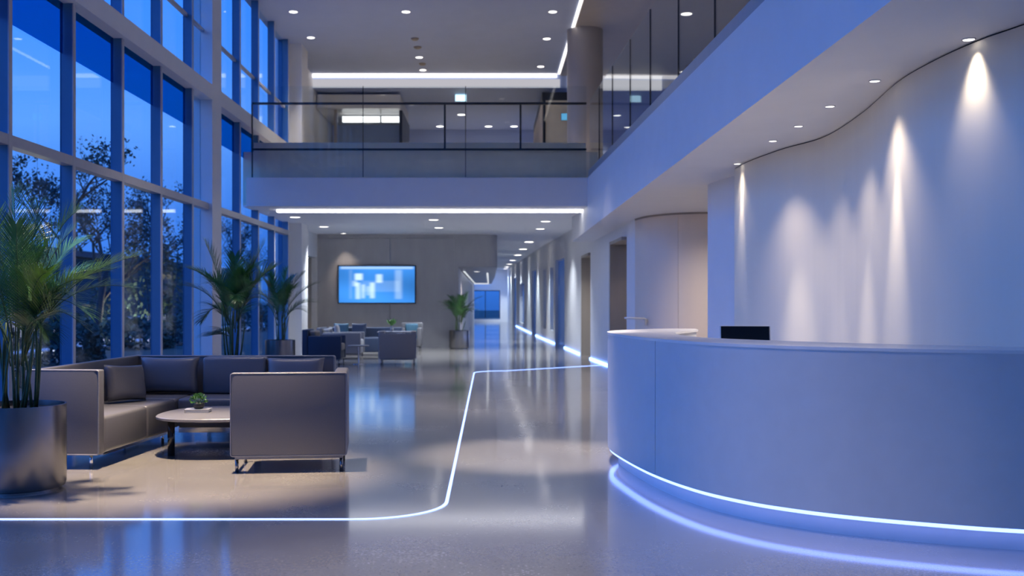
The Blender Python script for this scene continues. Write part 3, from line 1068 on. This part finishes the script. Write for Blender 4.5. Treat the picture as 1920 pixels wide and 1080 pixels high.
o = sp_('end_panel', rbox(-.56, 0, 0, .10, .105, .733, .014), 'leather', True)
bm = B()
tube(bm, perimeter(-.556, -.004, .109, .729, .003), .006, 6, True)
sp_('piping', bm, 'piping', True, parent=o)
sp_('seat', rbox(-.54, -.0, .102, .90, .108, .382, .03, 4), 'leather', True)
sp_('seat', rbox(-.555, -.0, .902, 1.515, .108, .382, .03, 4), 'leather', True)
bm = rbox(-.0, .058, .102, 2.2, .105, .731, .014)
xform(bm, Matrix.Translation((-3.43, 7.86, 0)) @ Matrix.Rotation(-R_(2.5), 4, 'Z'))
sp_('backrest', bm, 'leather')
sp_('seat', rbox(-3.28, -2.745, 9.375, 9.94, .125, .382, .03, 4), 'leather')
sp_('seat', rbox(-2.742, -2.06, 9.36, 9.94, .125, .382, .03, 4), 'leather')
sp_('seat', rbox(-2.057, -1.47, 9.36, 9.94, .125, .382, .03, 4), 'leather')
sp_('backrest', rbox(-3.33, -1.452, 9.97, 10.10, .105, .726, .02), 'leather')
sp_('back_panel', rbox((382 - CX) / F * 9.85, (500 - CX) / F * 9.85, 9.80, 9.967, .385, .722, .03, 4), 'leather2')
bm = B()
tube(bm, perimeter(-3.32, -1.456, .11, .722, 9.972), .006, 6, True)
sp_('piping', bm, 'piping')
bm = B()
box(bm, -2.74, -1.5, 9.40, 9.43, .08, .124)
box(bm, -2.74, -1.5, 9.95, 9.98, .08, .104)
sp_('frame', bm, 'chrome', smooth=False)
sp_('frame', bx(-.05, -.02, .12, 1.5, .09, .124), 'chrome', True, False)
for u, w, lf in ((-.08, .05, 1), (-.50, .05, 1), (-.08, 1.42, 1), (-.50, 1.6, 1), (-2.2, 9.42, 0), (-1.52, 9.42, 0), (-1.52, 10.03, 0), (-3.0, 10.03, 0)):
    sp_('leg', lathe([(0, 0), (.012, 0), (.012, .125), (0, .125)], 16, u, w), 'chrome', bool(lf))


def pillow(name, loc, w, h, t, rot, m, label, group):
    n = 18
    bm = B()
    g = {}
    for s in (1, -1):
        for i in range(n + 1):
            for j in range(n + 1):
                a, b = -1 + 2 * i / n, -1 + 2 * j / n
                edge = i in (0, n) or j in (0, n)
                if s < 0 and edge:
                    g[s, i, j] = g[1, i, j]
                    continue
                th = t / 2 * ((1 - a ** 4) * (1 - b ** 4)) ** .42
                pin = 1 - .07 * (1 - min(abs(a), abs(b)) ** 2) * max(abs(a), abs(b)) ** 6
                g[s, i, j] = bm.verts.new((a * w / 2 * pin, -s * th, b * h / 2 * pin))
    for s in (1, -1):
        for i in range(n):
            for j in range(n):
                f = [g[s, i, j], g[s, i + 1, j], g[s, i + 1, j + 1], g[s, i, j + 1]]
                bm.faces.new(f if s > 0 else f[::-1])
    bmesh.ops.recalc_face_normals(bm, faces=bm.faces)
    o = obj(name, bm, M[m], None, True)
    o.location = loc
    o.rotation_euler = rot
    return tag(o, label, 'cushion', group)


gq = 'cushions on the corner sofa'
R_ = math.radians
pillow('cushion', (-3.09, 9.05, .545), .42, .31, .12, (R_(-12), R_(3), R_(62)), 'leather', 'small charcoal cushion leaning on the left back of the corner sofa', gq)
pillow('cushion', (-2.945, 9.82, .557), .545, .335, .14, (R_(-7), 0, 0), 'leather2', 'wide slate cushion in the corner of the sofa', gq)
pillow('cushion', (-1.79, 9.82, .553), .54, .33, .14, (R_(-9), 0, R_(-1)), 'leather2', 'wide slate cushion at the right end of the sofa behind the armchair', gq)

# coffee table
tb = empty('coffee_table', (-2.17, 8.80, 0), label='low coffee table with rounded pale stone top and dark steel legs', cat='table')
bm = B()
sup = []
n = 72
for k in range(n):
    a = 2 * PI * k / n
    c_, s_ = math.cos(a), math.sin(a)
    e = 2 / 2.35
    rr = 1 + .04 * math.cos(3 * a + .5)
    sup.append((.545 * rr * math.copysign(abs(c_) ** e, c_), .525 * rr * math.copysign(abs(s_) ** e, s_)))
prof = [(.955, .292), (1.0, .300), (1.0, .316), (.985, .322)]
rings = [[bm.verts.new((x * f, y * f, z)) for x, y in sup] for f, z in prof]
for a, b in zip(rings, rings[1:]):
    for k in range(n):
        bm.faces.new((a[k], a[(k + 1) % n], b[(k + 1) % n], b[k]))
bm.faces.new(rings[0][::-1])
bm.faces.new(rings[-1])
autosmooth(obj('tabletop', bm, M['stone'], tb), 30)
for x, y in ((-.385, -.24), (.30, -.20), (.0, .36)):
    obj('leg', lathe([(0, 0), (.028, 0), (.028, .293), (0, .293)], 24, x, y), M['darkleg'], tb, True)

bk = empty('book', (-2.405, 8.80, .3225), math.radians(4), label='closed grey book lying on the low coffee table', cat='book')
bm = B()
box(bm, -.10, .10, -.07, .07, 0, .004)
box(bm, -.10, .10, -.07, .07, .024, .028)
box(bm, -.10, -.096, -.07, .07, .004, .024)
obj('cover', bm, M['book'], bk)
obj('pages', bx(-.095, .096, -.066, .066, .0042, .0238), M['page'], bk)
pp = empty('potted_plant', (-2.40, 8.80, .351), label='small bushy green plant in a round black pot on the book', cat='plant')
obj('pot', lathe([(0, 0), (.030, 0), (.043, .015), (.046, .034), (.043, .05), (.037, .05), (.037, .042), (0, .042)], 32), M['pot'], pp, True)
bm = B()
rnd = random.Random(3)
for k in range(230):
    a = rnd.uniform(0, 2 * PI)
    el = rnd.uniform(-.15, 1.45)
    rr = rnd.uniform(.035, .07)
    p = Vector((math.cos(a) * math.cos(el) * rr * 1.05, math.sin(a) * math.cos(el) * rr * 1.05, .055 + math.sin(el) * rr * .95))
    d_ = (p - Vector((0, 0, .045))).normalized()
    sd = d_.cross(Vector((rnd.uniform(-1, 1), rnd.uniform(-1, 1), rnd.uniform(-1, 1)))).normalized()
    ln, wd = rnd.uniform(.014, .022), rnd.uniform(.005, .008)
    q = p + d_ * ln * .5 + Vector((0, 0, .003))
    vs = [bm.verts.new(x) for x in (p, q + sd * wd, p + d_ * ln + Vector((0, 0, -.003)), q - sd * wd)]
    bm.faces.new(vs)
obj('foliage', bm, M['herb'], pp)
bm = B()
for k in range(9):
    a = k * 2 * PI / 9
    tube(bm, [(0, 0, .04), (.015 * math.cos(a), .015 * math.sin(a), .065), (.035 * math.cos(a), .035 * math.sin(a), .09)], .0015, 5)
obj('stem', bm, M['stem'], pp)

# ------------------------------------------------------------------ palms
def bez(p0, p1, p2, t):
    return p0 * (1 - t) ** 2 + p1 * 2 * t * (1 - t) + p2 * t * t


def frond_mesh(p0, p1, p2, leaf_len, pairs, width, rnd, start=.22, droop=.35, spread=.9):
    bm = B()
    p0, p1, p2 = Vector(p0), Vector(p1), Vector(p2)
    pts = [bez(p0, p1, p2, k / 14) for k in range(15)]
    tube(bm, pts, [.006 * (1 - .75 * k / 14) * (width / .011) ** .5 for k in range(15)], 5, mi=1)
    for k in range(pairs):
        s = k / (pairs - 1)
        t = start + (1 - start) * s
        c = bez(p0, p1, p2, t)
        tan = ((p1 - p0) * (1 - t) + (p2 - p1) * t).normalized()
        side = tan.cross(Vector((0, 0, 1)))
        if side.length < .15:
            side = tan.cross(Vector((.3, 1, 0)))
        side.normalize()
        nrm = side.cross(tan).normalized()
        ll = leaf_len * (.35 + .65 * math.sin(PI * min(.16 + s * .80, 1.0)) ** .8) * rnd.uniform(.94, 1.04)
        if s > .93:
            ll *= .8
        ang = (1.12 - .72 * s) * spread
        for sg in (-1, 1):
            d = (tan * math.cos(ang) + side * sg * math.sin(ang) + nrm * rnd.uniform(.12, .32)).normalized()
            wv_ = d.cross(nrm).normalized()
            q = c.copy()
            prev = None
            segs = 4
            for j in range(segs + 1):
                f = j / segs
                wd = width * (0.55 + .9 * f if f < .35 else .87 * (1 - f) / .65) * .5
                wd = max(wd, .0006)
                a, b = bm.verts.new(q + wv_ * wd), bm.verts.new(q - wv_ * wd)
                if prev:
                    bm.faces.new((prev[0], a, b, prev[1]))
                prev = (a, b)
                dd = (d + Vector((0, 0, -1)) * droop * f * f * 1.5).normalized()
                q = q + dd * (ll / segs)
    return bm


def palm(name, loc, prad, ph, fronds, label, seed, group, scale=1.0, pairs=40, leaf=.27, width=.011, canes=9, cane_top=.55, hide_foot=False):
    t = empty(name, loc, label=label, cat='plant', group=group)
    rnd = random.Random(seed)
    obj('planter', lathe([(0, 0.0), (prad * .90, 0.0), (prad * .90, .012), (prad * .97, .02), (prad, .05), (prad, ph), (prad - .012, ph), (prad - .014, ph - .05), (0, ph - .05)], 96), M['steel'], t, True)
    autosmooth(t.children[0], 40)
    obj('soil', lathe([(0, ph - .03), (prad - .02, ph - .035), (prad - .02, ph - .049), (0, ph - .049)], 40), M['soil'], t)
    for k in range(canes):
        a = rnd.uniform(0, 2 * PI)
        r0, r1 = rnd.uniform(.02, .12) * scale, rnd.uniform(.03, .17) * scale
        h = cane_top * rnd.uniform(.7, 1.15)
        bm = B()
        b0 = Vector((r0 * math.cos(a), r0 * math.sin(a), ph - .04))
        b2 = Vector((r1 * math.cos(a), r1 * math.sin(a), ph + h))
        tube(bm, [b0.lerp(b2, f) + Vector((math.cos(a) * .01 * math.sin(f * 3), 0, 0)) for f in (0, .25, .5, .75, 1)], [.011 * scale, .010 * scale, .009 * scale, .008 * scale, .005 * scale], 7)
        obj('cane', bm, M['stem'], t, True)
    for i, (tip, lift, kind) in enumerate(fronds):
        tip = Vector(tip)
        a = math.atan2(tip.y, tip.x)
        base = Vector((.05 * math.cos(a) * scale, .05 * math.sin(a) * scale, ph + cane_top * rnd.uniform(.45, .8)))
        ctrl = Vector((tip.x * .38, tip.y * .38, base.z + (tip.z - base.z) * .5 + lift))
        bm = frond_mesh(base, ctrl, tip, leaf * rnd.uniform(.9, 1.1), pairs, width, rnd, droop=.25 + .35 * (kind == 2))
        obj('frond', bm, [M[('leaf', 'leafy', 'leaf2')[kind]], M['stem']], t)
    return t


def H(Y, v):
    return EYE + (CY - v) / F * Y


f1 = [((-.05, .05, 1.97), .12, 0), ((.37, .05, 1.84), .28, 0), ((.80, -.02, 1.54), .22, 1), ((.72, .12, 1.33), .30, 0), ((.50, -.10, 1.15), .34, 2), ((.27, -.18, 1.02), .30, 2),
      ((.12, -.30, 1.72), .25, 0), ((-.30, .10, 1.90), .25, 0), ((-.55, -.10, 1.60), .3, 0), ((-.62, .25, 1.35), .3, 2), ((-.40, -.30, 1.15), .3, 2), ((.25, .40, 1.65), .25, 2),
      ((.45, .35, 1.45), .3, 2), ((-.15, .45, 1.75), .2, 2), ((.30, -.28, 1.42), .28, 1), ((.10, .30, 1.15), .4, 2), ((.58, -.22, 1.38), .26, 1), ((.18, .0, 1.60), .22, 0), ((-.1, -.35, 1.4), .3, 0), ((.30, .15, 1.72), .2, 0), ((.62, .10, 1.46), .26, 0), ((.40, -.15, 1.28), .34, 2), ((-.22, -.2, 1.78), .18, 0), ((.05, .2, 1.88), .1, 2), ((-.45, .0, 1.45), .3, 2), ((.38, .2, 1.05), .35, 2), ((.14, -.12, 1.30), .42, 0)]
PG = 'potted palms in steel planters'
palm('potted_palm', (-3.12, 7.06, 0), .30, .56, f1, 'large green palm in a brushed steel planter at the left edge', 11, PG, pairs=44, leaf=.25, width=.0085, canes=14)


def randfronds(n, rad, z0, z1, rnd):
    out = []
    for k in range(n):
        a = 2 * PI * (k + rnd.uniform(-.3, .3)) / n * 2.618
        f = rnd.random()
        r_ = rad * (.35 + .65 * f)
        out.append(((r_ * math.cos(a), r_ * math.sin(a), z1 - (z1 - z0) * f * rnd.uniform(.7, 1.1)), .2 + .12 * f, rnd.choice((0, 2, 2, 0))))
    return out


rnd = random.Random(21)
f2 = [((-.32, .0, 1.90), .12, 2), ((.36, .05, 1.92), .10, 1), ((-.55, .1, 1.62), .25, 2), ((-.62, -.1, 1.42), .25, 2), ((.5, -.1, 1.62), .22, 0), ((-.2, -.3, 1.45), .35, 0), ((-.42, .2, 1.0), .45, 2),
      ((.18, -.2, 1.55), .3, 0), ((.22, .25, 1.65), .25, 2), ((.0, .1, 1.75), .2, 0), ((.42, .1, 1.2), .35, 2), ((.12, -.32, 1.25), .35, 0), ((-.30, -.05, .82), .05, 2), ((-.22, .1, .86), .05, 2), ((.3, -.25, 1.4), .3, 0), ((.25, .0, 1.68), .2, 0)]
palm('potted_palm', (-3.03, 12.6, 0), .30, .56, f2, 'green palm standing behind the sofa in front of the white column', 5, PG, pairs=48, width=.015, leaf=.28)
f3 = [((-.45, .0, 1.86), .12, 2), ((.42, .0, 1.72), .18, 2), ((.70, .0, 1.56), .2, 2), ((.66, -.1, 1.2), .3, 2), ((-.5, .1, 1.35), .3, 0), ((-.15, -.2, 1.7), .2, 0), ((.2, .2, 1.66), .2, 2), ((.0, -.3, 1.35), .35, 0),
      ((-.42, -.15, 1.1), .4, 0), ((.3, -.2, 1.45), .3, 0), ((.5, .1, 1.0), .35, 2), ((.1, .1, 1.8), .15, 0), ((-.25, .1, 1.55), .25, 0)]
palm('potted_palm', (-3.81, 19.4, 0), .27, .52, f3, 'smaller green palm in a steel planter beside the far windows', 8, PG, pairs=40, width=.016, leaf=.28)
f4 = [((t_[0], min(t_[1], .28), t_[2]), l_, k_) for (t_, l_, k_) in randfronds(14, .62, .75, 1.42, rnd)] + [((-.55, 0, 1.2), .25, 2), ((.58, 0, 1.32), .25, 2)]
palm('potted_palm', (-.78, 27.2, 0), .255, .47, f4, 'small palm in a steel planter at the right end of the screen wall', 9, PG, pairs=30, cane_top=.32, leaf=.24, canes=6, width=.018)

# ------------------------------------------------------------------ screen
tv = empty('display_screen', ((707 - CX) / F * YT, YT - .012, 1.65), label='wide blue glowing display screen on the grey wall', cat='screen')
wv2, hv = 71 / F * YT, .475
bm = B()
for x0, x1, z0, z1 in ((-wv2 - .03, wv2 + .03, hv, hv + .03), (-wv2 - .03, wv2 + .03, -hv - .03, -hv), (-wv2 - .03, -wv2, -hv, hv), (wv2, wv2 + .03, -hv, hv)):
    box(bm, x0, x1, -.06, .0, z0, z1)
obj('frame', bm, M['dark'], tv)
obj('casing', bx(-wv2, wv2, -.035, .0, -hv, hv), M['dark'], tv)
nx, nz_ = 110, 52
bm = B()
g = [[bm.verts.new((-wv2 + 2 * wv2 * i / nx, -.040, -hv + 2 * hv * j / nz_)) for j in range(nz_ + 1)] for i in range(nx + 1)]
for i in range(nx):
    for j in range(nz_):
        bm.faces.new((g[i][j], g[i + 1][j], g[i + 1][j + 1], g[i][j + 1]))


def sm(e0, e1, x):
    t = min(max((x - e0) / (e1 - e0), 0), 1)
    return t * t * (3 - 2 * t)


def soft_box(x, y, x0, x1, y0, y1, e=.03):
    return sm(x0 - e, x0 + e, x) * (1 - sm(x1 - e, x1 + e, x)) * sm(y0 - e, y0 + e, y) * (1 - sm(y1 - e, y1 + e, y))


shapes = [(.21, .31, .62, .80, .9), (.49, .57, .55, .78, .75), (.22, .28, .1, .55, .7), (.30, .34, .12, .5, .6), (.41, .47, .12, .55, .7), (.36, .41, .2, .45, .35), (.18, .24, .45, .6, .5),
          (.74, .83, .1, .9, .28), (.30, .8, .3, .6, .12), (0.02, .98, .93, .99, .55), (.14, .17, .1, .9, .15)]
me_cols = {}
o = obj('screen', bm, glow('screen_picture', (1, 1, 1), 1.0), tv)
ca = o.data.color_attributes.new('picture', 'FLOAT_COLOR', 'POINT')
for v, c_ in zip(o.data.vertices, ca.data):
    x, y = (v.co.x + wv2) / (2 * wv2), (v.co.z + hv) / (2 * hv)
    k = sum(s[4] * soft_box(x, y, *s[:4]) for s in shapes)
    base = Vector((.05, .27, .80)) * (.75 + .35 * math.sin(6 * y + 2 * x) * .4 + .25 * (1 - abs(2 * x - .8)))
    c3 = base.lerp(Vector((.62, .82, 1.0)), min(k, .95))
    c_.color = (*c3, 1)
nt = o.data.materials[0].node_tree
an = nt.nodes.new('ShaderNodeAttribute')
an.attribute_name = 'picture'
nt.links.new(an.outputs['Color'], nt.nodes['Emission'].inputs['Color'])
nt.nodes['Emission'].inputs['Strength'].default_value = 1.35

# ------------------------------------------------------------------ far lounge furniture
FG = 'armchairs in the far lounge'
pA = on_floor(599, 686)
armchair((-3.56, 20.6, 0), -PI / 2, .72, .74, .68, .56, 'dark navy armchair seen from the side beside the far planter', FG, 'navy', 'brownl')
armchair((-3.62, 22.7, 0), -PI / 2, .74, .92, .66, .56, 'slate armchair with light frame behind the navy armchair in the far lounge', FG, 'leather2', 'greyf')
armchair(((745.5 - CX) / F * 20.4, 20.4, 0), R_(3.5), .71, .70, .60, .64, 'taupe armchair with its back turned in the middle of the far lounge', FG, 'brownl')
armchair((-1.93, 26.6, 0), PI, .52, .62, .68, .56, 'small grey armchair closest to the screen wall', FG, 'leather', 'teal')
t = empty('lounge_sofa', (-2.85, 24.5, 0), label='dark navy sofa with low arms across the far lounge', cat='sofa')
for nm_, bm in (('seat', rbox(-.75, .75, -.75, -.12, .08, .40, .03)), ('backrest', rbox(-.85, .85, -.12, .05, .08, .62, .03)), ('armrest', rbox(-.86, -.752, -.75, -.122, .08, .50, .02)),
                ('armrest', rbox(.752, .86, -.75, -.122, .08, .50, .02))):
    obj(nm_, bm, M['navy'], t, True)
for x in (-.8, .8):
    for y in (-.7, 0):
        obj('leg', lathe([(0, 0), (.015, 0), (.015, .082), (0, .082)], 12, x, y), M['chrome'], t)
t = empty('side_table', (-2.55, 20.75, 0), label='small pale round side table beside the navy armchair', cat='table')
obj('tabletop', lathe([(0, .345), (.20, .345), (.21, .355), (.20, .365), (0, .365)], 40), M['stone'], t, True)
obj('leg', lathe([(0, .012), (.016, .012), (.016, .345), (0, .345)], 16), M['chrome'], t)
obj('base', lathe([(0, 0), (.15, 0), (.15, .008), (.016, .012), (0, .012)], 32), M['chrome'], t)
t = empty('console_table', (-1.95, 22.7, 0), label='pale grey table behind the taupe armchair in the far lounge', cat='table')
obj('tabletop', rbox(-.42, .36, -.25, .25, .55, .58, .008), M['stone'], t)
for x in (-.38, .32):
    for y in (-.21, .21):
        obj('leg', bx(x - .015, x + .015, y - .015, y + .015, 0, .552), M['chrome'], t)
vs_ = empty('vase', (-2.08, 22.7, .581), label='small vase of green leaves on the far lounge table', cat='vase')
obj('vessel', lathe([(0, 0), (.03, 0), (.042, .04), (.03, .09), (.018, .11), (.022, .12), (0, .115)], 24), M['greyf'], vs_, True)
bm = B()
rnd = random.Random(4)
for k in range(14):
    a = rnd.uniform(0, 2 * PI)
    d_ = Vector((math.cos(a) * .6, math.sin(a) * .6, rnd.uniform(.4, 1))).normalized()
    sd = d_.cross(Vector((0, 0, 1))).normalized()
    p = Vector((0, 0, .11))
    m_ = p + d_ * .10
    e = p + d_ * .20
    vv = [bm.verts.new(x) for x in (p, m_ + sd * .035, e, m_ - sd * .035)]
    bm.faces.new(vv)
obj('leaves', bm, M['herb'], vs_)
gq2 = 'cushions in the far lounge'
pillow('cushion', (-3.24, 22.70, .58), .30, .28, .10, (R_(-8), 0, R_(90)), 'greyf', 'pale grey cushion on the slate armchair in the far lounge', gq2)
pillow('cushion', (-3.36, 24.17, .57), .34, .30, .11, (R_(-14), 0, R_(6)), 'teal', 'teal cushion at the left end of the far navy sofa', gq2)
pillow('cushion', (-2.96, 24.17, .57), .34, .30, .11, (R_(-14), 0, R_(-4)), 'navy', 'dark cushion beside the teal one on the far navy sofa', gq2)

# ------------------------------------------------------------------ outside
tag(obj('garden_ground', bx(-90, -4.75, -30, 130, -.3, -.05), M['lawn']), kind='structure')
tag(obj('garden_path', bx(-13.0, -10.5, -10, 90, -.05, -.035), M['paving']), kind='structure')
tag(obj('terrace_ground', bx(-30, 30, 60.4, 130, -.3, -.05), M['lawn']), kind='structure')


def tree(x, y, h, seed, label, leaves=900, spread=1.0):
    t = empty('garden_tree', (x, y, -.06), label=label, cat='tree', group='bare garden trees outside the glass')
    rnd = random.Random(seed)
    bmt, bmb, tips = B(), B(), []

    def grow(p, d, L, r, lvl):
        n = 4
        pts, q, dd = [p], p, d
        for k in range(n):
            dd = (dd + Vector((rnd.uniform(-.22, .22), rnd.uniform(-.22, .22), rnd.uniform(-.05, .15)))).normalized()
            q = q + dd * (L / n)
            pts.append(q)
        tube(bmt if lvl == 0 else bmb, pts, [r * (1 - .45 * k / n) for k in range(n + 1)], 7 if lvl < 2 else 3)
        if lvl >= 5:
            tips.extend(pts[1:])
            return
        if lvl >= 4:
            tips.extend(pts[2:])
        for k in range(3 if lvl < 3 else 3):
            f = rnd.uniform(.45, 1.0)
            o_ = pts[min(int(f * n) + (1 if f > .7 else 0), n)]
            a = rnd.uniform(0, 2 * PI)
            nd = (dd * .75 + Vector((math.cos(a), math.sin(a), rnd.uniform(-.15, .5))) * .75 * spread).normalized()
            grow(o_, nd, L * rnd.uniform(.55, .78), r * .52, lvl + 1)
    grow(Vector((0, 0, 0)), Vector((0, 0, 1)), h * .42, h * .022, 0)
    obj('trunk', bmt, M['bark'], t)
    obj('branches', bmb, M['bark'], t)
    bm = B()
    for k in range(leaves):
        p = rnd.choice(tips) + Vector((rnd.gauss(0, .10), rnd.gauss(0, .10), rnd.gauss(0, .10)))
        a = Vector((rnd.uniform(-1, 1), rnd.uniform(-1, 1), rnd.uniform(-1, 1))).normalized()
        b = a.cross(Vector((rnd.uniform(-1, 1), rnd.uniform(-1, 1), rnd.uniform(-1, 1)))).normalized()
        s = rnd.uniform(.03, .065)
        bm.faces.new([bm.verts.new(p + v) for v in (a * s, b * s * .6, -a * s, -b * s * .6)])
    obj('foliage', bm, M['foliage'], t)


tree(-12.3, 33.0, 6.4, 2, 'bare dark tree outside with a thick trunk and tall branching crown', 2600)
tree(-11.3, 27.0, 6.0, 5, 'bare dark tree outside above the big palm at left', 2600)
tree(-12.6, 42.0, 6.4, 9, 'dark tree outside seen between the last near window fins', 2800)
tree(-13.5, 62.0, 7.5, 13, 'far dark tree outside seen beyond the white column', 2800)


def shrub(x, y, r, h, seed, label, n=1500):
    t = empty('garden_shrub', (x, y, -.06), label=label, cat='shrub', group='clipped shrubs outside the glass')
    rnd = random.Random(seed)
    bm = B()
    for k in range(n):
        a, el = rnd.uniform(0, 2 * PI), math.asin(rnd.uniform(-.1, 1))
        q = rnd.uniform(.8, 1.04)
        p = Vector((math.cos(a) * math.cos(el) * r * q, math.sin(a) * math.cos(el) * r * q, .1 + math.sin(el) * h * q))
        a_ = Vector((rnd.uniform(-1, 1), rnd.uniform(-1, 1), rnd.uniform(-1, 1))).normalized()
        b_ = a_.cross(Vector((0.3, rnd.uniform(-1, 1), 1))).normalized()
        s = rnd.uniform(.05, .1)
        bm.faces.new([bm.verts.new(p + v) for v in (a_ * s, b_ * s * .6, -a_ * s, -b_ * s * .6)])
    obj('foliage', bm, M['hedge'], t)
    bm = B()
    for k in range(6):
        a = k * PI / 3
        tube(bm, [(0, 0, 0), (math.cos(a) * r * .3, math.sin(a) * r * .3, h * .5), (math.cos(a) * r * .6, math.sin(a) * r * .6, h * .85)], .02, 5)
    obj('stem', bm, M['bark'], t)


shrub(-8.6, 21.6, .75, .95, 1, 'round dark shrub outside behind the left end of the sofa')
shrub(-9.6, 28.5, 1.1, .75, 2, 'low wide shrub outside the fourth window bay')
shrub(-8.8, 31.0, .9, .8, 3, 'low shrub outside close to the white column')
shrub(-7.6, 15.6, .8, 1.1, 4, 'dark shrub outside behind the large palm')
shrub(-9.5, 45, 1.4, 1.0, 6, 'far low shrub outside beyond the white column', 1800)
shrub(-11.6, 36.6, 2.2, 3.2, 8, 'tall dense dark shrub outside the fourth window bay', 4200)
# dark pavilion across the garden with warm lit openings
t = empty('garden_pavilion', (-24, 58, 0), label='long low dark building across the garden with a few lit openings', cat='building')
obj('wall', bx(-3, 3, -44, 40, -.06, 3.4), M['farwall'], t)
obj('roof', bx(-3.6, 3.6, -45, 41, 3.4, 3.7), M['farwall'], t)
for y0, y1, z0, z1 in ((-22, -20.6, 2.3, 2.7), (-10, -7.5, 2.7, 3.0), (2, 4, 2.7, 3.0), (-16, -14, .6, 1.1), (-3, 1, .8, 1.0), (10, 13, 2.6, 2.9)):
    obj('window', bx(3.0, 3.03, y0, y1, z0, z1), M['warmwin'], t)
t = empty('garden_wall', (-14.5, 40, -.06), label='low pale garden wall outside lit beside the path', cat='wall')
obj('wall', bx(-.2, .2, -14, 24, 0, .55), M['paving'], t)
obj('coping', bx(-.25, .25, -14, 24, .55, .62), M['paving'], t)
for k, (x, y) in enumerate(((-11.4, 26.5), (-11.6, 34.0), (-11.9, 46.0))):
    wh = ('left of the round shrub', 'beyond the wide shrub', 'near the white column')[k]
    b = empty('bollard_light', (x, y, -.036), label='small garden bollard light on the path, ' + wh, cat='lamp', group='bollard lights along the garden path')
    obj('post', lathe([(0, 0), (.05, 0), (.05, .6), (0, .6)], 16), M['dark'], b)
    obj('lamp_head', lathe([(0, .6), (.05, .6), (.05, .68), (0, .70)], 16), M['lensd'], b)
    pl_ = bpy.data.lights.new('bollard_lamp', 'POINT')
    pl_.energy = 150
    pl_.color = (1, .78, .5)
    pl_.shadow_soft_size = .1
    q = link(bpy.data.objects.new('bollard_lamp', pl_))
    q.location = (x, y, .95)

# ------------------------------------------------------------------ view
vs = SC.view_settings
SC.display_settings.display_device = 'sRGB'
vs.view_transform = 'Standard'
vs.look = 'None'
vs.exposure = 0.0
vs.gamma = 1.0
vs.use_curve_mapping = False
cy = SC.cycles
cy.use_denoising = True
cy.max_bounces = 10
cy.diffuse_bounces = 5
cy.glossy_bounces = 5
cy.transparent_max_bounces = 24
cy.caustics_reflective = False
cy.caustics_refractive = False
cy.sample_clamp_indirect = 6.0
cy.blur_glossy = 0.6
